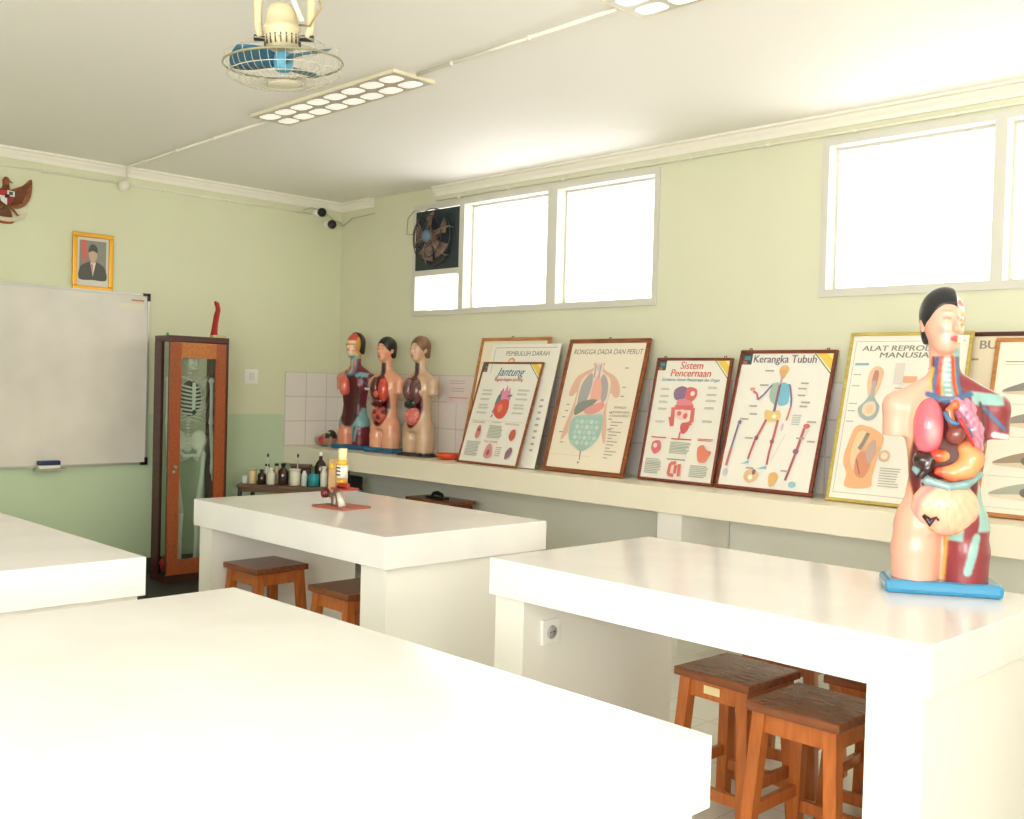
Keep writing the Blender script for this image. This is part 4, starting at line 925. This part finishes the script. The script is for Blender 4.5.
def d_alat(A):
    A.line([(.03,.035),(.97,.035)], .004, GR); A.line([(.03,.035),(.03,.97)], .004, GR); A.line([(.03,.965),(.97,.965)], .004, GR)
    A.text('ALAT REPRODUKSI', .50, .080, .038, (104, 102, 98), shear=.1, bold=.0016, sx=1.42); A.text('MANUSIA', .47, .122, .038, (104, 102, 98), shear=.1, bold=.0016, sx=1.5)
    A.rows(.05,.17,.19,.185,1,(140,180,200),1)
    for v in (.24,.31,.42,.465,.53): A.rows(.05, v, .13, v+.006, 1, TX, 1)
    A.blob([(.20,.22),(.26,.19),(.32,.22),(.31,.30),(.27,.38),(.22,.38),(.19,.30)], (222, 180, 146)); A.blob([(.24,.22),(.28,.23),(.27,.32),(.23,.30)], (180, 116, 104)); A.line([(.25,.28),(.25,.38)], .035, (170, 158, 150))
    A.blob([(.24,.36),(.29,.40),(.33,.44),(.31,.50),(.24,.525),(.17,.50),(.14,.45),(.19,.41)], (146, 164, 170)); A.blob([(.20,.42),(.28,.41),(.30,.47),(.24,.50),(.18,.47)], (228, 206, 170)); A.ell(.25,.455,.035,.028,(236, 190, 150))
    A.rect(.42,.17,.5,.3,(216,206,200)); A.rect(.5,.25,.62,.29,(226,160,120)); A.rows(.44,.32,.6,.5,9,TX)
    A.blob([(.17,.555),(.40,.61),(.38,.74),(.36,.86),(.35,.92),(.14,.93),(.13,.85),(.085,.78),(.10,.68)], (226, 164, 112)); A.blob([(.18,.60),(.26,.60),(.22,.70),(.20,.82),(.16,.80),(.14,.72)], (236, 196, 150))
    A.line([(.27,.60),(.24,.66),(.21,.70)], .035, (120, 118, 112)); A.blob([(.20,.74),(.26,.71),(.31,.74),(.33,.80),(.28,.87),(.20,.84)], (206, 126, 92)); A.blob([(.28,.68),(.34,.64),(.36,.72),(.32,.78),(.28,.74)], (186, 150, 140)); A.line([(.20,.76),(.25,.85)], .012, (150, 80, 66))
    A.ell(.44,.73,.05,.035,(206,170,130)); A.ell(.44,.73,.03,.02,(236,214,190)); A.rows(.42,.8,.6,.92,8,TX)
    A.blob([(.66,.5),(.76,.48),(.8,.6),(.74,.7),(.66,.66)], (224, 176, 150)); A.rows(.7,.2,.92,.42,9,TX)
def d_bunga(A):
    A.text('BU', .535, .052, .056, (120, 116, 110), bold=.003, sx=1.15); A.rows(.44,.13,.49,.142,1,GR,1); A.ell(.3,.5,.15,.2,(214,180,160))
def d_fish(A):
    A.rows(.06,.115,.9,.122,1,GR,1); A.rows(.06,.135,.95,.138,1,TX,1)
    for i, v in enumerate((.28, .47, .70, .88)):
        c = ((112,108,102),(128,122,112),(140,118,96),(150,156,140))[i]
        A.blob([(.06,v+.02),(.25,v-.045),(.5,v-.07),(.8,v-.045),(.97,v),(.8,v+.03),(.5,v+.045),(.25,v+.035)], (214,206,180) if i == 3 else (206, 190, 160))
        A.blob([(.06,v+.015),(.25,v-.045),(.5,v-.07),(.8,v-.045),(.97,v),(.7,v-.01),(.3,v+.005)], c)
        A.ell(.3+.02*i, v-.005, .07, .03, (84, 80, 74)); A.ell(.3+.02*i, v-.005, .03, .014, (40, 38, 36)); A.line([(.04,v+.09),(.97,v+.09)], .003, TX)
W_red = wood('chart_frame_red', (104, 46, 28), (132, 62, 38), .4); W_tan = wood('chart_frame_tan', (168, 108, 54), (192, 132, 74), .45); W_olive = wood('chart_frame_olive', (176, 154, 74), (200, 178, 96), .5)
chart('tall brown framed chart standing hindmost, mostly hidden by the heart charts', 1.79, 2.44, -.262, .852, -.075, W_tan, .022, (232, 222, 196), d_back, hook=(.45,))
chart('unframed white chart titled PEMBULUH DARAH between two framed charts', 1.94, 2.575, -.335, .82, -.115, None, 0.004, (232, 228, 216), d_white, ft=.010)
chart('small framed heart chart titled Jantung in front of the white chart', 1.882, 2.462, -.372, .70, -.155, W_frame, .013, (234, 230, 220), d_jantung, ft=.014, rot=-2)
chart('brown framed cream chart titled RONGGA DADA DAN PERUT', 2.615, 3.255, -.312, .842, -.083, W_frame, .026, CR, d_rongga, hook=(.5,))
chart('red-brown framed digestive chart titled Sistem Pencernaan, the shortest framed one', 3.308, 3.821, -.245, .713, -.088, W_red, .015, (234, 230, 218), d_sistem, hook=(.1, .9))
chart('red-brown framed skeleton chart titled Kerangka Tubuh', 3.835, 4.408, -.25, .77, -.03, W_red, .018, (236, 232, 222), d_kerangka, hook=(.1, .9))
chart('olive framed chart titled ALAT REPRODUKSI MANUSIA behind the large torso', 4.51, 5.11, -.30, .845, -.09, W_olive, .016, (234, 230, 218), d_alat, hook=None)
chart('dark framed chart starting with the letters BU, behind the olive framed chart', 4.72, 5.55, -.20, .83, -.05, W_dark, .02, (226, 212, 184), d_bunga, ft=.012)
chart('tan framed chart of eye-like fish drawings at the right edge', 5.20, 5.80, -.262, .81, -.065, W_tan, .018, (234, 228, 212), d_fish, hook=None)

# paper on the tiles, orange dish, organ model
A = Art(.25, .19, 0); A.rect(0, 0, 1, 1, (226, 212, 210)); A.rows(.1,.12,.9,.3,2,(190,180,184)); A.rows(.2,.4,.8,.6,2,(186,176,180)); A.rows(.1,.75,.9,.85,1,(206,150,120))
tag(A.mb.build('paper_notice', loc=(1.49, -.0095, 1.268)), 'faded pinkish paper notice stuck on the tiles right of the torsos', 'notice')
t = thing('orange_dish', 'shallow orange plastic dish on the worktop beside the tan torso', 'dish', (1.665, -.24, .8945))
mb = MB(); mb.lathe([(.0001,.0),(.05,.0),(.085,.022),(.092,.036),(.088,.036),(.08,.024),(.0001,.01)], mat('orange_plastic', (222, 84, 34), .35), 28); mb.build('bowl', t)
mb = MB(); ring(mb, .09, .036, .004, mat('orange_plastic', (222, 84, 34), .35)); mb.build('rim', t)

# ------------------------------------------------------------------ anatomical torsos
def seg(P, a, b):   # distance of XZ points to a segment
    a = np.array(a, float); b = np.array(b, float); q = P-a; d = b-a; t_ = np.clip((q@d)/(d@d), 0, 1); return np.linalg.norm(q-t_[:, None]*d, axis=1)
def torso(label, loc, rotz, scale, kind, h=.005):
    """local: front -Y, X to the viewer's right, feet at z 0.04"""
    hero = kind == 'hero'; half = kind in ('hero', 'muscle')
    t = thing('anatomical_torso', label, 'anatomical model', loc, (0, 0, rotz), group=None if hero else 'smaller anatomical torsos on the worktop', scale=scale)
    zk = np.array([.03, .12, .20, .28, .36, .44, .52, .58, .62, .65]); ak = np.array([.14, .145, .135, .115, .103, .110, .128, .13, .10, .06]); bk = np.array([.085, .092, .09, .08, .075, .085, .092, .082, .062, .045])
    def body(P):
        x, y, z = P[...,0], P[...,1], P[...,2]; a = np.interp(z, zk, ak); b = np.interp(z, zk, bk)
        d = (np.sqrt((x/a)**2+(y/b)**2)-1)*np.minimum(a, b)*.9
        d = smax(d, z-.645, .03); d = smax(d, .19-z, .03)
        for s_, xc in ((-1, -.076), (1, .070)):
            d = smin(d, sd_path(P, [(xc, .0, .035), (xc*1.0, .0, .13), (xc*.92, 0, .22)], [.070, .073, .068], fl=1.1), .02)
        for s_ in (-1, 1):
            d = smin(d, sd_path(P, [(s_*.03, .01, .66), (s_*.11, .008, .605), (s_*.142, .006, .575)], [.03, .036, .045]), .02)
            ar = sd_path(P, [(s_*.140, .006, .58), (s_*.143, .004, .46)], [.047, .043]); d = smin(d, smax(ar, .484-z, .003), .012)
        if kind != 'muscle' and not half:
            d = smin(d, sd_ell(P, (.055, -.075, .50), (.036, .028, .036)), .02) if kind == 'pale' else d
        d = smin(d, sd_path(P, [(-.004, .012, .62), (-.008, .008, .70), (-.010, .012, .77)], [.050, .043, .046]), .02)
        # head
        hx = -.014; fx = hx+.022 if hero else hx
        hd = sd_ell(P, (hx, .012, .865), (.063, .083, .083)); hd = smin(hd, sd_ell(P, (hx, -.022, .815), (.052, .055, .066)), .03); hd = smin(hd, sd_ell(P, (hx, -.045, .772), (.028, .028, .026)), .025)
        hd = smin(hd, sd_path(P, [(fx, -.068, .855), (fx, -.092, .822), (fx, -.086, .815)], [.006, .011, .010]), .012)
        for s_ in (-1, 1):
            hd = smax(hd, -sd_ell(P, (fx+s_*.026, -.086, .855), (.017, .016, .010)), .012)
            if not (half and s_ > 0): hd = smin(hd, sd_ell(P, (hx+s_*.063, .008, .84), (.009, .018, .028)), .006)
            if not (hero and s_ > 0): hd = smin(hd, sd_ell(P, (fx+s_*.026, -.066, .851), (.014, .012, .010)), .005)
        hd = smin(hd, sd_ell(P, (fx, -.075, .793), (.019, .010, .006)), .006); hd = smin(hd, sd_ell(P, (fx, -.073, .785), (.016, .010, .006)), .006)
        if half: # dissected side, slimmer
            q = P*1.0; cut = np.maximum(hd+.010, 0.004-(x)) if False else None
            hd = np.where(x > hx+.026, hd + (.004+.003*np.sin(z*210)*np.sin(x*160))*np.clip((x-hx-.026)/.006, 0, 1), hd)
        d = smin(d, hd, .014)
        if half or kind in ('dark', 'pale'):   # opened chest and belly
            d = smax(d, -(sd_ell(P, OC, OR)), .006)
        return smax(d, .028-z, .003)
    OC, OR = {'hero': ((-.003, -.085, .405), (.100, .045, .215)), 'muscle': ((-.003, -.085, .405), (.100, .040, .215)), 'dark': ((-.01, -.09, .43), (.098, .05, .21)), 'pale': ((-.01, -.088, .43), (.096, .05, .205))}[kind]
    SK = {'hero': (234, 172, 150), 'muscle': (216, 140, 112), 'dark': (226, 162, 128), 'pale': (196, 164, 134)}[kind]; MA = np.array((138, 50, 58) if hero else (112, 30, 46)); TE = np.array((146, 186, 180) if hero else (120, 168, 172)); BL = np.array((70, 104, 144)); RE = np.array((200, 66, 50)); YE = np.array((222, 176, 84)); PK = np.array((222, 150, 150)); CRM = np.array((226, 200, 158))
    def paint(V):
        x, y, z = V[:,0], V[:,1], V[:,2]; P2 = V[:, [0, 2]]; C = np.tile(np.array(SK, float), (len(V), 1)); fr = y < .02; hx = -.014
        fx = hx+.022 if hero else hx; inside = (((x-OC[0])/OR[0])**2 + ((z-OC[2])/OR[2])**2)
        def put(mk, c): C[mk] = np.array(c, float)
        if half:
            right = (x > .002) & (z < .74)
            wav = .012*np.sin(z*60)+.006*np.sin(x*90)
            put(right, MA)
            if kind == 'muscle': put((x > -.085) & (z < .64) & (z > .2) & fr, MA)
            # shoulder band, cartilage, fascia
            put((x > .062) & (z > .588) & (z < .628-.1*(x-.1)) & (x < .16), TE)
            put((seg(P2, (.095, .585), (.165, .515)) < .006), BL); put((seg(P2, (.135, .498), (.175, .492)) < .009) & fr, (222, 226, 214))
            put((seg(P2, (.088, .595), (.108, .475)) < .004), (90, 30, 40))
            lg = (z < .25) & (x > .004)
            put(lg & (seg(P2, (.088, .185), (.065, .075)) < .014-.04*np.abs(z-.13)) & fr, TE)
            put((z < .235+wav) & (z > .175+.3*(x-.03)+wav) & (x > .004) & (x < .05) & fr, TE); put((x > .09+wav*.3) & (z > .2) & (z < .34), TE)
            put((seg(P2, (.004, .03), (.008, .19)) < .004) & fr, YE)
            if kind == 'muscle':
                put((seg(P2, (-.09, .60), (.06, .60)) < .014) & fr, TE); put((seg(P2, (-.02, .50), (.01, .36)) < .010) & fr, TE); put((seg(P2, (.01, .36), (.05, .33)) < .010) & fr, TE)
                put((z < .27+wav) & (z > .2+wav) & fr, TE); put((x < -.02) & (z < .2), SK); put((seg(P2, (.05, .25), (.03, .08)) < .016) & fr, TE)
        # opening rim and floor
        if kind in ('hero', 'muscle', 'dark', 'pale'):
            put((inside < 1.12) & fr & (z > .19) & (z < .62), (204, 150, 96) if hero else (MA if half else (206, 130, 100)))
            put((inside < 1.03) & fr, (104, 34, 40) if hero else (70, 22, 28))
        # neck
        nk = (z > .612) & (z < .737) & (y < .02)
        if half or kind == 'dark' or kind == 'pale':
            nx = x+.006; wN = .036 if half else .018
            put(nk & (np.abs(nx) < wN+.006), (124, 46, 54)); put(nk & (np.abs(nx) < wN), TE*.9 if half else (60, 44, 44))
            if half:
                for c_, x0, w_ in ((BL, -.032, .005), (RE, -.022, .006), (YE, -.012, .002), (RE, .018, .006), (YE, .0245, .002), (BL, .031, .006)): put(nk & (np.abs(nx-x0-.08*(z-.69)*np.sign(x0)*-1) < w_), c_)
                put(nk & (np.abs(nx) < .009) & (np.sin(z*400) > .3), (206, 226, 220))
                put((seg(P2, (-.055, .64), (-.045, .70)) < .004) & fr, YE); put((seg(P2, (-.062, .618), (-.008, .598)) < .009) & fr & (z > .56), BL); put((seg(P2, (-.008, .598), (.06, .622)) < .009) & fr & (z > .56), BL)
        # face
        hd = z > .737
        if half:
            sk_ = hd & (x > hx+.024) & (y < .045)
            if kind == 'muscle': sk_ = hd & (y < .03)
            put(sk_, CRM); put(sk_ & (z > .885), (214, 112, 112) if hero else (206, 70, 60)); put(sk_ & (z < .86) & (z > .845), (176, 120, 100)); put(sk_ & (z < .81) & (z > .795), PK); put(sk_ & (z < .762), TE)
            put(sk_ & (np.abs(z-.83) < .006) & (np.sin(x*300) > 0), (200, 120, 104))
            if kind == 'muscle': put(sk_ & (np.abs(x-hx) > .045) , (206, 150, 70)); put(hd & ((x-hx+.025)**2+(z-.852)**2 < .012**2) & (y < -.03), (190, 140, 100))
        fm = hd & (y < -.03) & (~(hd & (x > hx+.024)) if half else True)
        if kind != 'muscle':
            put(fm & (((x-fx)/.017)**2 + ((z-.789)/.0085)**2 < 1) & (y < -.06), (200, 62, 66) if hero else (180, 90, 80))
            ck = (np.exp(-(((np.abs(x-fx)-.038)/.014)**2 + ((z-.815)/.014)**2))*fm*.5)[:, None]; C = C*(1-ck) + np.array((222, 110, 100))*ck
            for s_ in (-1, 1):
                if half and s_ > 0: continue
                put(fm & (((x-fx-s_*.027)/.013)**2 + ((z-.852)/.0024)**2 < 1), (164, 112, 98)); put(fm & (((x-fx-s_*.028)/.017)**2 + ((z-.875)/.0024)**2 < 1), (176, 128, 108) if hero else (110, 74, 58))
        return C
    sdf_mesh('body', body, (-.205, -.125, .015), (.205, .115, .97), h, paint, parent=t)
    # hair
    if True:
        hx = -.014; hc = {'hero': (34, 34, 38), 'muscle': (30, 28, 28), 'dark': (28, 28, 30), 'pale': (116, 84, 58)}[kind]
        def hair(P):
            x, y, z = P[...,0], P[...,1], P[...,2]
            o = sd_ell(P, (hx, .016, .868), (.073, .088, .088)); o = smin(o, sd_ell(P, (hx, .045, .80), (.058, .045, .055)), .03)
            cutf = (z-.885) + (y+.065)*-1.15   # keep above/behind this sloping plane
            cut = sd_ell(P, (hx, -.075, .82), (.057, .062, .074)); o = smax(o, -cut, .006)
            o = smax(o, -(z-.775), .005)
            o = smax(o, -sd_ell(P, (hx, .012, .862), (.058, .078, .078)), .004)
            if half: o = smax(o, x-(hx+.026), .003) if kind == 'hero' else smax(o, -y-.0, .004)
            return o
        sdf_mesh('hair', hair, (-.11, -.10, .75), (.09, .12, .975), h*.9, m=mat('hair_'+kind, hc, .35), parent=t)
    # base
    bc = {'hero': (52, 138, 182), 'muscle': (34, 92, 132), 'dark': (38, 98, 138), 'pale': (46, 46, 46)}[kind]
    mb = MB(); mb.box((-.172, -.088, 0), (.172, .088, .042 if kind != 'pale' else .03), mat('base_'+kind, bc, .25, coat=.4, var=.0 if kind != 'pale' else .6, bscale=30), bev=.014); mb.build('base', t)
    # organs -----------------------------------------------------------
    V = lambda lst: [(a, b, c) for a, b, c in lst]
    def org(name, fn, lo, hi, col, c2=None, f2=None, rough=.25, sub=None):
        def pn(Q):
            C = np.tile(np.array(col, float), (len(Q), 1))
            if c2 is not None: w_ = np.clip(f2(Q), 0, 1)[:, None]; C = C*(1-w_)+np.array(c2, float)*w_
            return C
        return sdf_mesh(name, fn, lo, hi, h if hero else h, pn, m=vcol_mat('painted_organ', .22, .5), parent=t)
    if half:
        def rl(P):
            d = sd_ell(P, (-.058, -.055, .515), (.047, .05, .092)); d = smax(d, -(P[...,2]-.437-.35*(P[...,0]+.06)), .01); return smax(d, P[...,0]+.016, .008)
        org('lung', rl, (-.12, -.12, .41), (.0, .0, .62), (218, 104, 118) if hero else (214, 96, 84), (240, 170, 170) if hero else (232, 140, 120), lambda Q: ((Q[:,0]+.045)/.03)**2*0 + (1-np.hypot(Q[:,0]+.05, (Q[:,2]-.50)*.6)/.028))
        if hero:
            def ll(P):
                d = sd_path(P, [(.012, -.045, .60), (.045, -.045, .575), (.072, -.045, .51), (.085, -.045, .43)], [.024, .035, .032, .018]); return d + .0025*np.sin(P[...,0]*230)*np.sin(P[...,2]*210)
            org('lung', ll, (-.03, -.12, .39), (.13, .0, .65), (214, 134, 150), (120, 92, 146), lambda Q: np.clip(np.sin(Q[:,0]*320+Q[:,2]*120+2*np.sin(Q[:,2]*90))*1.6-.7, 0, 1)*.8)
            org('heart', lambda P: smin(sd_ell(P, (.018, -.078, .497), (.030, .030, .034), ry(.5)), sd_path(P, [(.004, -.075, .53), (-.004, -.072, .57), (.014, -.068, .592), (.026, -.066, .575)], [.014, .011, .011, .010]), .008), (-.04, -.13, .44), (.07, -.02, .62), (130, 66, 58), (204, 104, 62), lambda Q: (Q[:,2]-.525)/.02)
            mb = MB(); mb.tube([(-.02, -.088, .565), (-.012, -.098, .545), (.004, -.104, .532), (.02, -.10, .53)], .007, mat('vein_blue', (74, 122, 160), .3)); mb.tube([(.02, -.1, .545), (.035, -.098, .525), (.055, -.09, .49), (.07, -.088, .455)], [.008, .006, .005, .003], mat('artery_red', (206, 54, 52), .3)); mb.tube([(.028, -.098, .535), (.05, -.093, .52), (.062, -.09, .49)], .003, mat('vein_blue', (74, 122, 160), .3)); mb.build('vessels', t)
            org('liver', lambda P: smin(sd_ell(P, (-.076, -.06, .415), (.026, .04, .03)), sd_path(P, [(-.05, -.085, .425), (-.062, -.09, .39), (-.082, -.085, .365)], [.014, .013, .012]), .012), (-.12, -.13, .34), (-.02, .0, .46), (52, 20, 22))
            org('stomach', lambda P: smin(sd_path(P, [(.05, -.07, .455), (.066, -.074, .425), (.05, -.078, .395), (.01, -.082, .378), (-.03, -.08, .382)], [.026, .036, .034, .026, .014]), sd_ell(P, (-.028, -.078, .43), (.032, .03, .021)), .008), (-.075, -.13, .33), (.12, -.01, .50), (238, 160, 104), (206, 74, 46), lambda Q: np.maximum((np.hypot((Q[:,0]-.035), (Q[:,2]-.415)*1.3)-.05)/.03, 0)*.7 + (Q[:,0] < -.02)*.35)
            org('colon', lambda P: sd_path(P, [(-.092, -.055, .385), (-.06, -.078, .352), (0, -.088, .336), (.05, -.082, .345), (.092, -.06, .375)], [.012, .014, .014, .014, .012]), (-.12, -.125, .31), (.12, -.02, .41), (134, 166, 168))
            def inte(P): 
                d = sd_ell(P, (-.002, -.056, .270), (.099, .052, .088)); return d + .0012*np.sin(P[...,0]*190)*np.sin(P[...,2]*120)
            def pi_(Q): return np.clip(1-np.abs((np.hypot(Q[:,0]/.097, (Q[:,2]-.262)/.088)-.92)/.12), 0, 1)*.7*(Q[:,0] < .02) + .14*(np.sin(np.arctan2(Q[:,2]-.36, Q[:,0]*1.2)*26) > .5)
            org('intestines', inte, (-.12, -.125, .16), (.12, .02, .365), (240, 184, 152), (206, 124, 140), pi_)
            mb = MB(); mb.tube([(-.072, -.098, .247), (-.060, -.103, .236), (-.053, -.104, .222), (-.046, -.106, .236), (-.036, -.108, .243), (-.028, -.108, .234)], [.006, .009, .011, .007, .004, .003], mat('appendix_dark', (52, 26, 32), .3)); mb.build('appendix', t)
            mb = MB(); mb.tube([(0.0, -.100, .33), (.004, -.1075, .27), (.002, -.098, .205)], .0022, mat('mesentery', (250, 208, 170), .4)); mb.build('mesentery_fold', t)
            # dissected skull details: teeth and eye
            mb = MB(); mb.ball((.014, -.056, .853), .010, mat('eyeball', (224, 196, 176), .2)); mb.build('eye', t)
            mb = MB()
            for k in range(4):
                for z in (.797, .785): mb.box((.008+.006*k, -.068+.005*k, z-.005), (.013+.006*k, -.058+.005*k, z+.005), mat('teeth', (244, 232, 204), .3))
            mb.build('teeth', t)
    else:
        dk = kind == 'dark'
        lc = (88, 36, 36) if dk else (112, 68, 74); l2c = (206, 72, 52) if dk else (104, 62, 66)
        org('lung', lambda P: smax(sd_ell(P, (-.052, -.068, .525), (.052, .048, .095)), P[...,0]+.012, .006), (-.12, -.13, .41), (.0, -.01, .63), lc)
        org('lung', lambda P: smax(sd_ell(P, (.038, -.068, .515), (.050, .050, .10)), -(P[...,0]-.0), .006), (-.02, -.13, .40), (.11, -.01, .63), l2c)
        org('liver', lambda P: sd_ell(P, (-.02, -.075, .415), (.07, .042, .042), ry(-.2)), (-.1, -.13, .35), (.07, -.02, .48), (92, 30, 30) if dk else (40, 46, 42))
        org('intestines', lambda P: sd_ell(P, (-.006, -.062, .315), (.075, .055, .075)) + .003*np.sin(P[...,0]*160)*np.sin(P[...,2]*150), (-.1, -.14, .22), (.09, .02, .41), (196, 84, 70) if dk else (206, 104, 96), (70, 28, 30) if dk else (226, 140, 120), lambda Q: (np.sin(Q[:,0]*80)*np.sin(Q[:,2]*70) > .3)*.8)
        if dk: org('heart', lambda P: sd_ell(P, (-.015, -.10, .48), (.026, .02, .032)), (-.06, -.14, .43), (.03, -.06, .53), (214, 96, 80))
        else:
            mb = MB(); mb.ball((-.012, -.108, .50), .012, mat('small_heart', (196, 96, 100), .3)); mb.build('heart', t)
    return t
heroA = math.radians(33)
torso('large half-dissected anatomical torso with pink lung on blue base, on a lab table', (5.657, -1.656, .8), heroA, 1.0, 'hero', .0042)
torso('maroon half-dissected torso with skull face, beside the small dissected model', (.56, -.235, .8945), math.radians(14), .93, 'muscle', .006)
torso('black-haired anatomical torso with open chest, middle of three on the worktop', (.945, -.235, .8945), math.radians(8), .89, 'dark', .006)
torso('brown-haired tan anatomical torso with pink intestines, next to the orange dish', (1.345, -.245, .8945), math.radians(4), .89, 'pale', .006)
# small dissected organ model at the far left of the worktop
t = thing('organ_model', 'small dissected organ model lying at the corner end of the worktop', 'anatomical model', (.235, -.27, .8945))
def om(P): return smin(sd_ell(P, (-.02, 0, .05), (.10, .06, .05)), sd_ell(P, (.07, .0, .07), (.05, .05, .065)), .02)
def omp(Q):
    C = np.tile(np.array((150, 134, 124), float), (len(Q), 1)); C[(Q[:,2] > .05)] = (196, 120, 104); C[(np.hypot(Q[:,0]-.01, Q[:,2]-.05) < .03)] = (190, 72, 76); C[(Q[:,0] > .06) & (Q[:,2] > .07)] = (40, 40, 36); return C
sdf_mesh('organ_body', om, (-.14, -.08, -.01), (.14, .08, .15), .006, omp, parent=t)
mb = MB(); mb.tube([(-.04, -.055, .07), (.02, -.062, .095), (.07, -.05, .12), (.1, -.03, .11)], .009, mat('organ_white', (200, 196, 180), .4)); mb.build('white_tube', t)

# ------------------------------------------------------------------ light: sky through the windows, plus added area lamps
wd = bpy.data.worlds.new('daylight'); SC.world = wd; wd.use_nodes = True
bgn = wd.node_tree.nodes['Background']; bgn.inputs[0].default_value = (1.0, .98, .95, 1); bgn.inputs[1].default_value = WORLD_S = 3.6
def fill_lamp(name, loc, rot, sx, sy, power, color=(1, .972, .945)):
    l = bpy.data.lights.new(name, 'AREA'); l.shape = 'RECTANGLE'; l.size = sx; l.size_y = sy; l.energy = power; l.color = color
    o = bpy.data.objects.new(name, l); COL.objects.link(o); o.location = loc; o.rotation_euler = rot; return o
# skylight lamps added outside the unseen front and back windows to brighten the room
for h, pw in zip(FW, (60, 225)): fill_lamp('sky_fill', ((h[0]+h[1])/2, Y0-.4, (h[2]+h[3])/2+.1), (math.radians(90), 0, 0), 2.6, 1.7, pw)
fill_lamp('sky_fill', (X1+.5, -5.45, 1.8), (math.radians(90), 0, math.radians(90)), 2.4, 1.7, 38)
for a, b in (W1[:2], W2[:2], (7.2, 9.2)): fill_lamp('sky_fill', ((a+b)/2, .5, 2.35), (math.radians(-90), 0, 0), 2.3, .9, 4)

vs = SC.view_settings; vs.view_transform = 'Standard'; vs.look = 'None'; vs.exposure = 0.48; vs.gamma = 1.0; vs.use_curve_mapping = False
SC.cycles.max_bounces = 10; SC.cycles.diffuse_bounces = 6; SC.cycles.transparent_max_bounces = 12
SC.cycles.use_denoising = True; SC.cycles.sample_clamp_indirect = 6
